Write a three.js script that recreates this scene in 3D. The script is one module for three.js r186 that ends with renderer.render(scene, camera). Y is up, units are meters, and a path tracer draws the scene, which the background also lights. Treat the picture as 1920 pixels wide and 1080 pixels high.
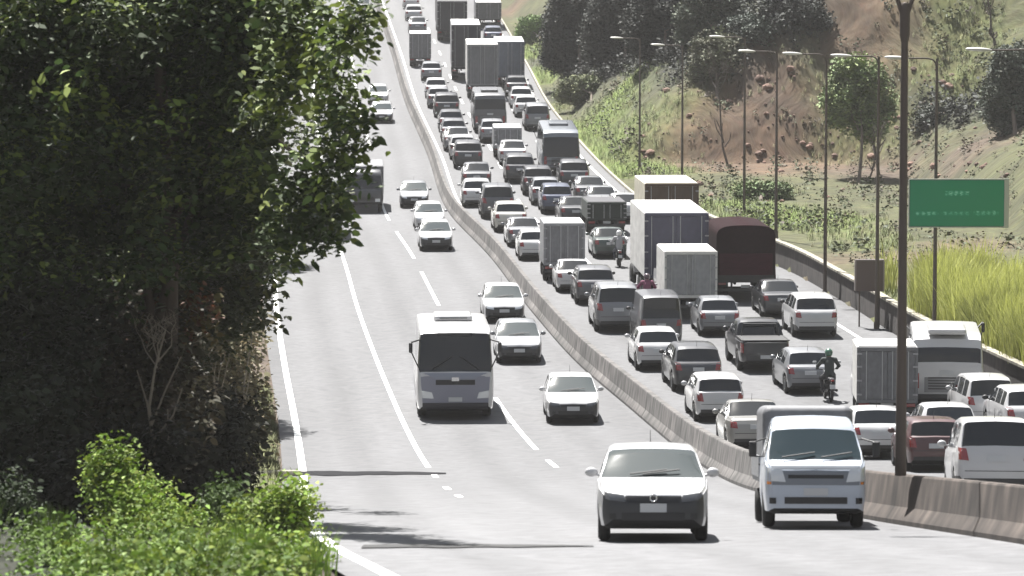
import * as THREE from 'three';
import { RoundedBoxGeometry } from 'three/addons/geometries/RoundedBoxGeometry.js';
import { mergeGeometries, mergeVertices, toCreasedNormals } from 'three/addons/utils/BufferGeometryUtils.js';
import { ImprovedNoise } from 'three/addons/math/ImprovedNoise.js';
import { MarchingCubes } from 'three/addons/objects/MarchingCubes.js';

// ------------------------------------------------------------ camera, sky, sun, exposure
const F = 6500;                               // focal length in pixels of a 1920 wide picture
const CAM_Y = 13.4, TILT = Math.atan(540 / F);
const scene = new THREE.Scene();
const camera = new THREE.PerspectiveCamera(2 * Math.atan(540 / F) * 180 / Math.PI, 16 / 9, 0.5, 6000);
camera.position.set(0, CAM_Y, 0);
camera.lookAt(0, CAM_Y - Math.sin(TILT) * 100, -Math.cos(TILT) * 100);
camera.focus = 120; camera.userData.fStop = 3;
scene.add(camera);

const SKY_LEVEL = 0.14;
const sunDir = new THREE.Vector3(-0.17, 0.86, -0.46).normalize();
{ // hazy bright sky: pale blue overhead, whitish towards the horizon and round the sun, with thin clouds
  const w = 512, h = 256, a = new Float32Array(w * h * 4), ng = new ImprovedNoise();
  for (let j = 0; j < h; j++) for (let i = 0; i < w; i++) {
    const el = ((j + 0.5) / h - 0.5) * Math.PI, az = ((i + 0.5) / w - 0.5) * 2 * Math.PI, d = new THREE.Vector3(Math.cos(el) * Math.cos(az), Math.sin(el), Math.cos(el) * Math.sin(az)), up = Math.max(0, d.y);
    const t = Math.pow(1 - up, 2.2), g = Math.max(0, d.dot(sunDir)), glow = 0.25 * Math.pow(g, 6) + 1.4 * Math.pow(g, 30) + 7 * Math.pow(g, 220);
    const q = 1 / (0.25 + up), n = ng.noise(d.x * q * 1.6, d.z * q * 1.6, 1.3) + 0.5 * ng.noise(d.x * q * 3.7, d.z * q * 3.7, 2.3), cl = Math.min(1, Math.max(0, n * 1.3 + 0.1)) * Math.min(1, up * 4);
    const c = [0.62, 0.76, 1.06].map((b, k) => (b * (1 - t) + [1.05, 1.06, 1.08][k] * t) * (1 - cl) + [1.5, 1.48, 1.45][k] * cl + glow * [1.05, 1.0, 0.93][k] * 1.4);
    for (let k = 0; k < 3; k++) a[(j * w + i) * 4 + k] = c[k] * SKY_LEVEL * (d.y < 0 ? 0.6 : 1); a[(j * w + i) * 4 + 3] = 1;
  }
  const tex = new THREE.DataTexture(a, w, h, THREE.RGBAFormat, THREE.FloatType); tex.mapping = THREE.EquirectangularReflectionMapping; tex.magFilter = tex.minFilter = THREE.LinearFilter; tex.needsUpdate = true;
  scene.background = tex; scene.environment = tex;
}
const sun = new THREE.DirectionalLight(0xfffcf8, 4.9);
sun.position.copy(sunDir).multiplyScalar(400).add(new THREE.Vector3(0, 0, -150));
sun.target.position.set(0, 0, -150);
sun.castShadow = true;
Object.assign(sun.shadow.camera, { left: -150, right: 150, top: 260, bottom: -260, near: 10, far: 900 });
sun.shadow.mapSize.set(4096, 4096);
scene.add(sun, sun.target);
scene.fog = new THREE.FogExp2(0xe8e6e4, 0.00018);

const renderer = new THREE.WebGLRenderer({ antialias: true });
renderer.toneMapping = THREE.LinearToneMapping;
renderer.toneMappingExposure = 3.3;
renderer.shadowMap.enabled = true;

// ------------------------------------------------------------ helpers
function rng(seed) { let s = seed >>> 0; return () => { s = (s + 0x6D2B79F5) >>> 0; let t = s; t = Math.imul(t ^ (t >>> 15), t | 1); t ^= t + Math.imul(t ^ (t >>> 7), t | 61); return ((t ^ (t >>> 14)) >>> 0) / 4294967296; }; }
const noiseGen = new ImprovedNoise();
const noise = (x, y, z = 0.37) => noiseGen.noise(x, y, z);
function fbm(x, y, z = 0.5, o = 4) { let a = 0.5, s = 0; for (let i = 0; i < o; i++) { s += a * noise(x, y, z + i * 7.1); x *= 2.03; y *= 2.03; a *= 0.5; } return s; }
const clamp = (x, a, b) => Math.min(b, Math.max(a, x));
const sstep = (a, b, x) => { const t = clamp((x - a) / (b - a), 0, 1); return t * t * (3 - 2 * t); };
const mix = (a, b, t) => a + (b - a) * t;
const V = (x, y, z) => new THREE.Vector3(x, y, z);
function pchip(pts) {
  const n = pts.length, x = pts.map(p => p[0]), y = pts.map(p => p[1]), h = [], d = [], m = [];
  for (let i = 0; i < n - 1; i++) { h[i] = x[i + 1] - x[i]; d[i] = (y[i + 1] - y[i]) / h[i]; }
  m[0] = d[0]; m[n - 1] = d[n - 2];
  for (let i = 1; i < n - 1; i++) m[i] = (d[i - 1] * h[i] + d[i] * h[i - 1]) / (h[i] + h[i - 1]);
  return t => {
    if (t <= x[0]) return y[0] + m[0] * (t - x[0]);
    if (t >= x[n - 1]) return y[n - 1] + m[n - 1] * (t - x[n - 1]);
    let i = 0; while (t > x[i + 1]) i++;
    const u = (t - x[i]) / h[i], u2 = u * u, u3 = u2 * u;
    return (2 * u3 - 3 * u2 + 1) * y[i] + (u3 - 2 * u2 + u) * h[i] * m[i] + (-2 * u3 + 3 * u2) * y[i + 1] + (u3 - u2) * h[i] * m[i + 1];
  };
}
const lin = (pts, x) => { if (x <= pts[0][0]) return pts[0][1]; for (let i = 1; i < pts.length; i++) if (x <= pts[i][0]) return mix(pts[i - 1][1], pts[i][1], (x - pts[i - 1][0]) / (pts[i][0] - pts[i - 1][0] || 1)); return pts[pts.length - 1][1]; };
const seen = {};
function numbered(n) { seen[n] = (seen[n] ?? -1) + 1; return seen[n] ? n + '_' + String(seen[n]).padStart(3, '0') : n; }
function struct(name, geo, mat, parent = scene) { const m = new THREE.Mesh(geo, mat); m.name = parent === scene ? numbered(name) : name; if (parent === scene) m.userData.kind = 'structure'; m.castShadow = m.receiveShadow = true; parent.add(m); return m; }
function thing(name, label, category, pos, group) { const o = new THREE.Group(); o.name = numbered(name); if (pos) o.position.copy(pos); o.userData = { label, category }; if (group) o.userData.group = group; scene.add(o); return o; }
function part(name, geo, mat, parent) { const m = new THREE.Mesh(geo, mat); m.name = name; m.castShadow = m.receiveShadow = true; parent.add(m); return m; }
const std = (r, g, b, rough = 0.85, metal = 0, more = {}) => new THREE.MeshStandardMaterial({ color: new THREE.Color().setRGB(r, g, b), roughness: rough, metalness: metal, ...more });
function box(w, h, d, x = 0, y = 0, z = 0) { const g = new THREE.BoxGeometry(w, h, d); g.translate(x, y, z); return g; }
function rbox(w, h, d, x = 0, y = 0, z = 0, r = 0.03, s = 2) { const g = new RoundedBoxGeometry(w, h, d, s, Math.min(r, w / 2.02, h / 2.02, d / 2.02)); g.translate(x, y, z); return g; }
function bar(a, b, r, seg = 6, r2 = r) { const d = b.clone().sub(a), g = new THREE.CylinderGeometry(r2, r, d.length(), seg, 1); g.applyQuaternion(new THREE.Quaternion().setFromUnitVectors(V(0, 1, 0), d.normalize())); const c = a.clone().add(b).multiplyScalar(0.5); g.translate(c.x, c.y, c.z); return g; }
const plain = g => { const o = g.index ? g.toNonIndexed() : g; for (const k of Object.keys(o.attributes)) if (!['position', 'normal', 'uv'].includes(k)) o.deleteAttribute(k); if (!o.attributes.uv) o.setAttribute('uv', new THREE.BufferAttribute(new Float32Array(o.attributes.position.count * 2), 2)); return o; };
const merge = list => mergeGeometries(list.map(plain));
function dataTex(w, h, fn, srgb = true) {
  const a = new Uint8Array(w * h * 4);
  for (let j = 0; j < h; j++) for (let i = 0; i < w; i++) { const c = fn(i / w, j / h); a.set([clamp(c[0], 0, 255), clamp(c[1], 0, 255), clamp(c[2], 0, 255), 255], (j * w + i) * 4); }
  const t = new THREE.DataTexture(a, w, h); t.wrapS = t.wrapT = THREE.RepeatWrapping; t.magFilter = THREE.LinearFilter; t.minFilter = THREE.LinearMipmapLinearFilter; t.generateMipmaps = true;
  if (srgb) t.colorSpace = THREE.SRGBColorSpace; t.needsUpdate = true; return t;
}

// ------------------------------------------------------------ survey: where the camera's pixels lie in the place
const cT = Math.cos(TILT), sT = Math.sin(TILT);
function at(px, py, s) { const D = F / s, a = (px - 960) / s, b = -(py - 540) / s; return V(a, CAM_Y - sT * D + cT * b, -cT * D - sT * b); }
const roadY = pchip([[1400, 320], [1080, 150], [1015, 123], [950, 93], [890, 71], [840, 63.5], [790, 58.5], [690, 51.5], [590, 45], [470, 37], [385, 31.8], [290, 27.4], [230, 25], [100, 20], [0, 17], [-60, 15.3], [-85, 12.5], [-95, 9]].map(([y, s]) => { const p = at(960, y, s); return [-p.z, p.y]; }));
function hitOn(f, px, py, far = 600) { // first crossing of a pixel's ray with the height field f(x, d)
  let prev = null;
  for (let D = 25; D < far; D += 0.5) { const p = at(px, py, F / D), g = p.y - f(p.x, -p.z); if (prev !== null && g <= 0) { const t = prev / (prev - g); return at(px, py, F / (D - 0.5 + 0.5 * t)); } prev = g; }
  return at(px, py, F / far);
}
const hit = (px, py) => hitOn((x, d) => roadY(d), px, py);
// lateral lines as functions of distance d: median's near foot, left edge line, right edge of the pavement
const medX = pchip([[0, 18], [40, 9.4], [53, 7.4], [62, 6.4], [80, 5.75], [97, 5.1], [112, 4.1], [126, 2.5], [144, 0.9], [171, -1.05], [200, -3.7], [237, -5.8], [273, -8.3], [325, -11.3], [382, -15.2], [460, -21], [700, -45]]);
const leftX = pchip([[0, 3.2], [44.5, -1.75], [50.4, -2.6], [55.5, -3.15], [70, -4.2], [91.5, -5.56], [111, -7], [126, -8.3], [144, -9.8], [171, -11.8], [200, -14.3], [237, -16.5], [273, -19], [325, -22], [382, -25.9], [460, -31.7], [700, -55.7]]);
const rightX = pchip([[0, 31], [60, 23.3], [90, 19.7], [112, 17.4], [134, 15.1], [150, 14], [163, 13], [180, 10.5], [204, 7.7], [223, 6.1], [245, 4.5], [269, 2.9], [314, 1], [346, -0.6], [382, -2.8], [460, -9], [700, -33]]);
const slope = (f, d) => (f(d + 1) - f(d - 1)) / 2;

// ------------------------------------------------------------ ground
const smax = (a, b, k) => { const h = clamp(0.5 + 0.5 * (a - b) / k, 0, 1); return mix(b, a, h) + k * h * (1 - h); };
function groundY(x, d) {
  const y = roadY(d), L = leftX(d) - 0.55, R = rightX(d) + 0.25;
  if (x < L) {
    const t = L - x;
    return y - 0.04 + 0.02 * sstep(0, 0.5, t) + 0.03 * t + mix(0.05, 0.3, sstep(60, 110, d)) * Math.max(0, t - 4) * sstep(4, 8, t) * (t < 22 ? 1 : 22 / t) + (0.12 * fbm(x * 0.5, d * 0.5) + 0.8 * fbm(x * 0.09, d * 0.09)) * sstep(0.3, 4, t);
  }
  if (x > R + 0.22) {
    const t = x - R - 0.22, wall = sstep(205, 196, d);
    let base = y + mix(-0.06, 0.9, wall) * sstep(0, 0.12, t);
    const q = -smax(-smax(d - 232, x - 25.5, 6), -(t - 1.2), 3);
    let h = 0;
    if (q > 0) {
      const g = fbm(x * 0.06, d * 0.06, 2.2), gully = Math.abs(noise(x * 0.16 + 3 * g, d * 0.05 + x * 0.02, 4.4));
      h = q < 34 ? q * 0.86 : 29 + (q - 34) * 0.25;
      h += sstep(0, 6, q) * (2.4 * g - 2.1 * (1 - gully) * sstep(1, 5, q) + 1.2 + 0.5 * fbm(x * 0.45, d * 0.45, 1.2));
      h = Math.max(0, h);
    }
    return base + h + sstep(0.5, 3, t) * 0.16 * fbm(x * 0.4, d * 0.4, 8.1);
  }
  return y - 0.14;
}
const hillHit = (px, py) => hitOn((x, d) => groundY(x, d), px, py);
// what covers the slope, anchored where the photograph shows each patch
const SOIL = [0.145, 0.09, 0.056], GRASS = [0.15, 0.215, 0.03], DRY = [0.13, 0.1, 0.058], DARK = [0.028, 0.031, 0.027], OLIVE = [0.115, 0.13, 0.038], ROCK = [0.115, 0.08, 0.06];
const patches = [
  [1010, 90, 50, GRASS], [1000, 150, 40, GRASS], [1050, 200, 40, OLIVE], [955, 25, 30, SOIL], [1130, 215, 60, GRASS], [1080, 260, 60, GRASS], [1120, 290, 60, GRASS], [1040, 120, 40, GRASS], [1200, 260, 70, OLIVE], [1210, 320, 50, GRASS], [1160, 320, 60, GRASS], [1270, 225, 45, OLIVE], [1290, 290, 60, SOIL],
  [1390, 230, 80, SOIL], [1460, 190, 70, SOIL], [1530, 300, 80, SOIL], [1420, 310, 70, SOIL], [1640, 320, 70, ROCK], [1530, 170, 50, OLIVE], [1620, 210, 60, OLIVE], [1640, 60, 70, SOIL], [1600, 130, 60, ROCK], [1720, 60, 60, DRY], [1790, 70, 60, OLIVE], [1780, 140, 60, OLIVE], [1850, 260, 70, ROCK],
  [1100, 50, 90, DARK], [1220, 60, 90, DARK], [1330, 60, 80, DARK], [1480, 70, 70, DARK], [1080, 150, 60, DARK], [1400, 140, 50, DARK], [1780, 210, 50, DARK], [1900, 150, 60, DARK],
  [1380, 390, 55, GRASS], [1450, 410, 70, GRASS], [1540, 420, 70, GRASS], [1620, 450, 50, OLIVE], [1560, 490, 60, DRY], [1640, 530, 60, DRY], [1720, 480, 70, DRY], [1830, 460, 70, DRY], [1720, 560, 60, OLIVE], [1430, 360, 40, OLIVE], [1580, 460, 40, OLIVE],
].map(([px, py, r, c]) => { const p = hillHit(px, py), s = F / Math.hypot(p.x, p.z); return { x: p.x, d: -p.z, r: r / s, c }; });
const cover = (x, d) => {
  const n1 = fbm(x * 0.22, d * 0.22, 3.3), n2 = fbm(x * 0.9, d * 0.9, 5.5, 3), wx = x + 3.5 * n1, wd = d + 5 * fbm(x * 0.2, d * 0.2, 9.3);
  let dkk = 0, w = 0.12, c = [0.085 * 0.12, 0.09 * 0.12, 0.035 * 0.12], g = 0;
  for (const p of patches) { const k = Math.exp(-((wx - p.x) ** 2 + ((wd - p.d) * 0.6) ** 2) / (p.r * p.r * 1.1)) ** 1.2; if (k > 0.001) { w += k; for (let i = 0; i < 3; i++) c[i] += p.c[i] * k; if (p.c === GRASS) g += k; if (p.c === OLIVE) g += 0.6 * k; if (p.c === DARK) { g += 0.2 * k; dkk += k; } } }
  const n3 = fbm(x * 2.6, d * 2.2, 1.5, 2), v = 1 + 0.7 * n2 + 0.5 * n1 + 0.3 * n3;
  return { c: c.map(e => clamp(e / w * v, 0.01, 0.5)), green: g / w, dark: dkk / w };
};
{
  const xs = [], ds = [];
  const addTo = (arr, a, b, st) => { for (let v = a; v < b - 1e-6; v += st) arr.push(v); };
  addTo(xs, -900, -120, 60); addTo(xs, -120, -40, 8); addTo(xs, -40, -20, 1); addTo(xs, -20, 0, 0.5); addTo(xs, 0, 42, 0.42); addTo(xs, 42, 70, 2); addTo(xs, 70, 150, 10); addTo(xs, 150, 961, 90);
  addTo(ds, -160, 0, 20); addTo(ds, 0, 40, 3); addTo(ds, 40, 140, 1); addTo(ds, 140, 220, 0.9); addTo(ds, 220, 330, 0.6); addTo(ds, 330, 480, 3); addTo(ds, 480, 640, 12); addTo(ds, 640, 1601, 120);
  const nx = xs.length, nd = ds.length, pos = new Float32Array(nx * nd * 3), col = new Float32Array(nx * nd * 3), uv = new Float32Array(nx * nd * 2), idx = [];
  for (let j = 0; j < nd; j++) for (let i = 0; i < nx; i++) {
    const x = xs[i], d = ds[j], dd = clamp(d, 5, 640), k = j * nx + i;
    pos.set([x, groundY(x, dd), -d], k * 3);
    let c;
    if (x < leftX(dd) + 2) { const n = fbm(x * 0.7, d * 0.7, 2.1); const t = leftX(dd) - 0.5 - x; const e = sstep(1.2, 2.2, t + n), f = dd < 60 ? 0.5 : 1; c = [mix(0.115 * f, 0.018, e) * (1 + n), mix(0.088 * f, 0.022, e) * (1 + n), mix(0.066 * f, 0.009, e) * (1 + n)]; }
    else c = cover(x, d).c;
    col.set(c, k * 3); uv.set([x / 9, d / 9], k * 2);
    if (i && j) idx.push(k - nx - 1, k - nx, k, k - nx - 1, k, k - 1);
  }
  const g = new THREE.BufferGeometry(); g.setAttribute('position', new THREE.BufferAttribute(pos, 3)); g.setAttribute('color', new THREE.BufferAttribute(col, 3)); g.setAttribute('uv', new THREE.BufferAttribute(uv, 2)); g.setIndex(idx); g.computeVertexNormals();
  const T = 2 * Math.PI, field = (u, v, s) => fbm(2.4 * Math.cos(u * T) + s, 2.4 * Math.sin(u * T) + 2.4 * Math.cos(v * T), 2.4 * Math.sin(v * T), 6);
  const earth = dataTex(512, 512, (u, v) => { const n = field(u, v, 4), m = field(u, v, 17); const b = 210 + 60 * n + 30 * Math.min(0, m); return [b, b * (0.985 + 0.1 * m), b * (0.97 + 0.1 * m)]; }), bump = dataTex(512, 512, (u, v) => { const n = 128 + 190 * field(u, v, 9); return [n, n, n]; }, false);
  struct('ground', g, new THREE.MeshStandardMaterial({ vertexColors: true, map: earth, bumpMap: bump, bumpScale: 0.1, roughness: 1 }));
}

// ------------------------------------------------------------ road
const asphaltTex = dataTex(512, 512, (u, v) => { const r = Math.sin(u * 9137.1 + v * 7351.7) * 43758.5, g = r - Math.floor(r); const T = 2 * Math.PI, n = fbm(3 * Math.cos(u * T) + 9, 3 * Math.sin(u * T) + 3 * Math.cos(v * T), 3 * Math.sin(v * T)); const b = 205 + 26 * (g - 0.5) + 42 * n; return [b, b, b * 1.003]; });
{
  const rows = [], N = 15, ds = []; for (let d = 2; d < 90; d += 1) ds.push(d); for (let d = 90; d < 640; d += 2) ds.push(d);
  const pos = [], uv = [], col = [], idx = [], M = 64;
  ds.forEach((d, j) => {
    const L = leftX(d) - 0.55, m = medX(d), R = rightX(d) + 0.25;
    for (let i = 0; i <= M; i++) {
      const x = mix(L, R, i / M); pos.push(x, roadY(d), -d); uv.push(x / 6, d / 6);
      // wheel tracks worn lighter and darker along each lane, patched slabs, greasy lane centres
      const off = x < m ? (x - leftX(d)) / 3.48 : (x - m - 1.0) / 3.65, f = off - Math.floor(off);
      const track = Math.exp(-(((f - 0.27) / 0.1) ** 2)) + Math.exp(-(((f - 0.73) / 0.1) ** 2)), oil = Math.exp(-(((f - 0.5) / 0.12) ** 2));
      let v = 0.152 * (1 + 0.08 * track - 0.13 * oil + 0.2 * fbm(x * 0.25, d * 0.035, 6.6) + 0.12 * fbm(x * 0.9, d * 0.11, 1.6));
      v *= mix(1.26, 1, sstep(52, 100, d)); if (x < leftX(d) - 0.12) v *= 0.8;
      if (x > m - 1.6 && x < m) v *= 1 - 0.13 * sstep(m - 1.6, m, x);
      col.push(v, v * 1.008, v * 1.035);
      const k = j * (M + 1) + i; if (i && j) idx.push(k - M - 2, k - M - 1, k, k - M - 2, k, k - 1);
    }
  });
  const g = new THREE.BufferGeometry(); g.setAttribute('position', new THREE.Float32BufferAttribute(pos, 3)); g.setAttribute('uv', new THREE.Float32BufferAttribute(uv, 2)); g.setAttribute('color', new THREE.Float32BufferAttribute(col, 3)); g.setIndex(idx); g.computeVertexNormals();
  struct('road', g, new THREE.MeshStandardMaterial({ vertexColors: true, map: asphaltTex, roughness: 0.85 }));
}
function stripe(list, w, lift) { // list of [d0, d1, x(d)]
  const geos = [];
  for (const [d0, d1, xf, ww] of list) {
    const pos = [], idx = [], n = Math.max(2, Math.ceil((d1 - d0) / 1.5));
    for (let j = 0; j <= n; j++) { const d = mix(d0, d1, j / n), x = xf(d), W = ww ?? w; pos.push(x - W / 2, roadY(d) + lift, -d, x + W / 2, roadY(d) + lift, -d); if (j) idx.push(2 * j - 2, 2 * j - 1, 2 * j + 1, 2 * j - 2, 2 * j + 1, 2 * j); }
    const g = new THREE.BufferGeometry(); g.setAttribute('position', new THREE.Float32BufferAttribute(pos, 3)); g.setIndex(idx); g.computeVertexNormals(); geos.push(g);
  }
  return merge(geos);
}
const paintMat = new THREE.MeshStandardMaterial({ color: 0xffffff, roughness: 0.7, map: dataTex(128, 128, (u, v) => { const n = fbm(u * 14, v * 14, 3.1); const b = 236 + 40 * n; return [b, b, b * 0.985]; }) });
{
  const l1 = d => leftX(d) + 3.45, l2 = d => leftX(d) + 6.95, e2 = d => medX(d) - 0.55, ra = d => medX(d) + 0.95, r1 = d => medX(d) + 4.6, r2 = d => medX(d) + 8.2, re = d => Math.min(medX(d) + 12, rightX(d) - 0.45);
  struct('edge_line', stripe([[20, 600, leftX]], 0.2, 0.006), paintMat);
  struct('lane_line', stripe([[94, 560, l1], [89.5, 91, l1], [82, 84, l1], [76, 77.6, l1]], 0.15, 0.006), paintMat);
  const dash = []; for (let d = 101; d < 560; d += 23.3) dash.push([d, d + 16, l2]); dash.push([94, 97, l2]);
  struct('dashed_line', stripe(dash, 0.15, 0.006), paintMat);
  struct('edge_line', stripe([[30, 600, ra], [30, 600, re]], 0.15, 0.006), paintMat);
  const dash2 = []; for (let d = 60; d < 560; d += 12) dash2.push([d, d + 4, r1], [d + 3, d + 7, r2]);
  struct('dashed_line', stripe(dash2, 0.15, 0.006), paintMat);
  // dark tapering strips laid across the road just above its surface
  const jm = new THREE.MeshPhysicalMaterial({ color: new THREE.Color().setRGB(0.03, 0.03, 0.032), roughness: 1, specularIntensity: 0.05 }), cross = (d, x0, x1, dep) => { const g = new THREE.PlaneGeometry(x1 - x0, dep, 40, 1); g.rotateX(-Math.PI / 2); const p = g.attributes.position; for (let i = 0; i < p.count; i++) { const xx = p.getX(i) + (x0 + x1) / 2, dd = d - p.getZ(i) * (1 - 0.75 * ((xx - x0) / (x1 - x0)) ** 3) * (1 + 0.5 * noise(xx * 2.3, p.getZ(i) * 3)) + 0.12 * noise(xx * 1.1, 4); p.setXYZ(i, xx, roadY(dd) + 0.016, -dd); } g.computeVertexNormals(); return g; };
  struct('dark_cross_strip', cross(91.3, leftX(91) - 0.5, -1.75, 1.9), jm);
  struct('dark_cross_strip', cross(50.6, -2.2, 1.2, 0.9), new THREE.MeshPhysicalMaterial({ color: new THREE.Color().setRGB(0.08, 0.08, 0.08), roughness: 1, specularIntensity: 0.05 }));
}

// ------------------------------------------------------------ median barrier, right wall, kerbs
function concreteTex(seed, tone) {
  return dataTex(1024, 128, (u, v) => {
    const T = 2 * Math.PI, cx = Math.cos(u * T), cy = Math.sin(u * T);
    const n = fbm(6 * cx + seed, 6 * cy, v * 2, 4), fine = noise(60 * cx, 60 * cy, v * 30 + seed), drip = Math.max(0, noise(5 * cx + seed, 5 * cy, 0.2 + v * 0.6)) + 0.35 * Math.max(0, noise(21 * cx + seed, 21 * cy, v * 0.9));
    let b = 1 + 0.6 * n + 0.07 * fine - 0.45 * drip * (0.35 + 0.65 * (1 - Math.abs(v - 0.5)));
    b *= 1 - 0.22 * sstep(0.25, 0.02, v);
    return [tone[0] * b, tone[1] * b, tone[2] * b];
  });
}
const medMat = [[96, 93, 91], [90, 88, 86], [78, 71, 66]].map((c, i) => new THREE.MeshStandardMaterial({ map: concreteTex(3 + i * 11, c), roughness: 0.95 }));
const wallMat = new THREE.MeshStandardMaterial({ map: concreteTex(29, [52, 47, 45]), roughness: 0.95 }), capMat = new THREE.MeshStandardMaterial({ map: concreteTex(41, [160, 155, 140]), roughness: 0.95 });
function sweep(prof, xf, d0, d1, st, side = 1) { // prof: [dx, dy] closed outline swept along the line x = xf(d)
  const pos = [], uv = [], idx = [], n = Math.max(1, Math.round((d1 - d0) / st)), P = prof.length; let len = [0];
  for (let i = 1; i <= P; i++) { const a = prof[i - 1], b = prof[i % P]; len[i] = len[i - 1] + Math.hypot(b[0] - a[0], b[1] - a[1]); }
  for (let i = 0; i < P; i++) { // each face of the outline with its own vertices
    const a = prof[i], b = prof[(i + 1) % P], o = pos.length / 3;
    for (let j = 0; j <= n; j++) { const d = mix(d0, d1, j / n), x = xf(d), y = roadY(d); pos.push(x + a[0] * side, y + a[1], -d, x + b[0] * side, y + b[1], -d); uv.push(d / 12, 0.03 + a[1] * 0.9, d / 12, 0.03 + b[1] * 0.9); if (j) { const k = o + 2 * j; idx.push(k - 2, k, k + 1, k - 2, k + 1, k - 1); } }
  }
  for (const j of [0, n]) { const d = mix(d0, d1, j / n), x = xf(d), y = roadY(d), o = pos.length / 3; prof.forEach(p => { pos.push(x + p[0] * side, y + p[1], -d); uv.push((d + p[0]) / 12, 0.03 + p[1] * 0.9); }); for (const f of THREE.ShapeUtils.triangulateShape(prof.map(p => new THREE.Vector2(p[0], p[1])), [])) idx.push(o + f[0], o + f[1], o + f[2]); }
  const g = new THREE.BufferGeometry(); g.setAttribute('position', new THREE.Float32BufferAttribute(pos, 3)); g.setAttribute('uv', new THREE.Float32BufferAttribute(uv, 2)); g.setIndex(idx); g.computeVertexNormals(); return g;
}
{
  const med = thing('median_barrier', 'long stained grey concrete barrier between the two carriageways', 'barrier');
  const prof = [[0, -0.1], [0, 0.08], [0.13, 0.30], [0.2, 0.83], [0.22, 0.86], [0.38, 0.86], [0.4, 0.83], [0.47, 0.30], [0.6, 0.08], [0.6, -0.1]];
  let i = 0; for (let d = 19, st; d < 560; d += st) { st = d < 79 ? 20 : d < 199 ? 4 : 8; part('barrier_block', sweep(prof, medX, d + 0.003, d + st - 0.003, 2), d < 79 ? medMat[2] : medMat[i++ % 2], med); }
  const w = thing('retaining_wall', 'low dark stained concrete wall with pale coping along the grass side', 'wall');
  for (let d = 24; d < 203; d += 6) { const e = d + 6; part('wall_panel', sweep([[0, -0.1], [0.03, 1.12], [0.2, 1.12], [0.2, -0.1]], d => rightX(d) + 0.25, d + 0.01, e - 0.01, 2), wallMat, w); part('coping', sweep([[-0.05, 1.125], [-0.05, 1.22], [0.26, 1.22], [0.26, 1.125]], d => rightX(d) + 0.25, d + 0.01, e - 0.01, 2), capMat, w); }
  struct('kerb', sweep([[0, -0.1], [0.02, 0.14], [0.16, 0.15], [0.18, -0.1]], d => rightX(d) + 0.26, 203, 560, 3), capMat);
}

// ------------------------------------------------------------ vehicle materials
const phys = (r, g, b, rough, metal, more = {}) => new THREE.MeshPhysicalMaterial({ color: new THREE.Color().setRGB(r, g, b), roughness: rough, metalness: metal, ...more });
const dustTex = dataTex(256, 256, (u, v) => { const n = fbm(u * 7, v * 7, 2.2, 5); const b = 232 + 46 * n; return [b, b * 0.995, b * 0.985]; });
const paintOf = (r, g, b, metal = 0, rough = 0.38) => phys(r, g, b, rough, metal, { clearcoat: 0.8, clearcoatRoughness: 0.1 });
const PAINT = {
  pale: paintOf(0.36, 0.4, 0.46), white: paintOf(0.43, 0.43, 0.435), cream: paintOf(0.44, 0.43, 0.39), silver: paintOf(0.16, 0.165, 0.175, 0.2, 0.42), grey: paintOf(0.075, 0.077, 0.084, 0.2, 0.42), dark: paintOf(0.03, 0.031, 0.035, 0.1, 0.4), black: paintOf(0.012, 0.012, 0.015), green: paintOf(0.025, 0.042, 0.036), red: paintOf(0.055, 0.013, 0.014), wine: paintOf(0.06, 0.012, 0.016), blue: paintOf(0.05, 0.06, 0.1, 0.2), beige: paintOf(0.24, 0.235, 0.22, 0.15), steel: paintOf(0.13, 0.145, 0.165, 0.1, 0.45),
};
const M = {
  glass: phys(0.012, 0.014, 0.016, 0.04, 0, { ior: 1.52 }), windscreen: phys(0.05, 0.06, 0.06, 0.06, 0, { ior: 1.9 }), trim: std(0.02, 0.02, 0.021, 0.55), rubber: std(0.016, 0.016, 0.016, 0.9), rim: std(0.4, 0.41, 0.42, 0.35, 0.8), steelrim: std(0.3, 0.3, 0.3, 0.6, 0.2),
  chrome: std(0.6, 0.6, 0.6, 0.15, 1), lamp: phys(0.55, 0.57, 0.58, 0.12, 0.25, { clearcoat: 1 }), red: phys(0.2, 0.012, 0.012, 0.2, 0, { clearcoat: 1 }), amber: phys(0.5, 0.16, 0.02, 0.25, 0, { clearcoat: 1 }), plate: std(0.42, 0.43, 0.44, 0.6), under: std(0.012, 0.012, 0.012, 0.9), grille: std(0.012, 0.012, 0.013, 0.4), bumperAndShadeGrey: std(0.035, 0.036, 0.038, 0.5),
  galv: std(0.42, 0.43, 0.44, 0.45, 0.6), chassis: std(0.02, 0.02, 0.022, 0.7), hinge: std(0.3, 0.3, 0.31, 0.5, 0.5),
};
M.darkLamp = phys(0.05, 0.052, 0.055, 0.15, 0.1, { clearcoat: 1 });
const BOX = { white: std(0.6, 0.6, 0.59, 0.6), grey: std(0.16, 0.165, 0.18, 0.6), silver: std(0.27, 0.28, 0.3, 0.5, 0.2), blue: std(0.12, 0.14, 0.18, 0.55), dark: std(0.04, 0.04, 0.048, 0.75), brown: std(0.1, 0.07, 0.05, 0.8), wine: phys(0.022, 0.01, 0.012, 0.95, 0, { specularIntensity: 0.15 }), flap: phys(0.05, 0.012, 0.02, 0.95, 0, { specularIntensity: 0.15 }), green: std(0.022, 0.033, 0.028, 0.8), cream: std(0.55, 0.52, 0.42, 0.7), navy: std(0.06, 0.06, 0.1, 0.6) };
for (const k in BOX) BOX[k].map = dustTex;

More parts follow.
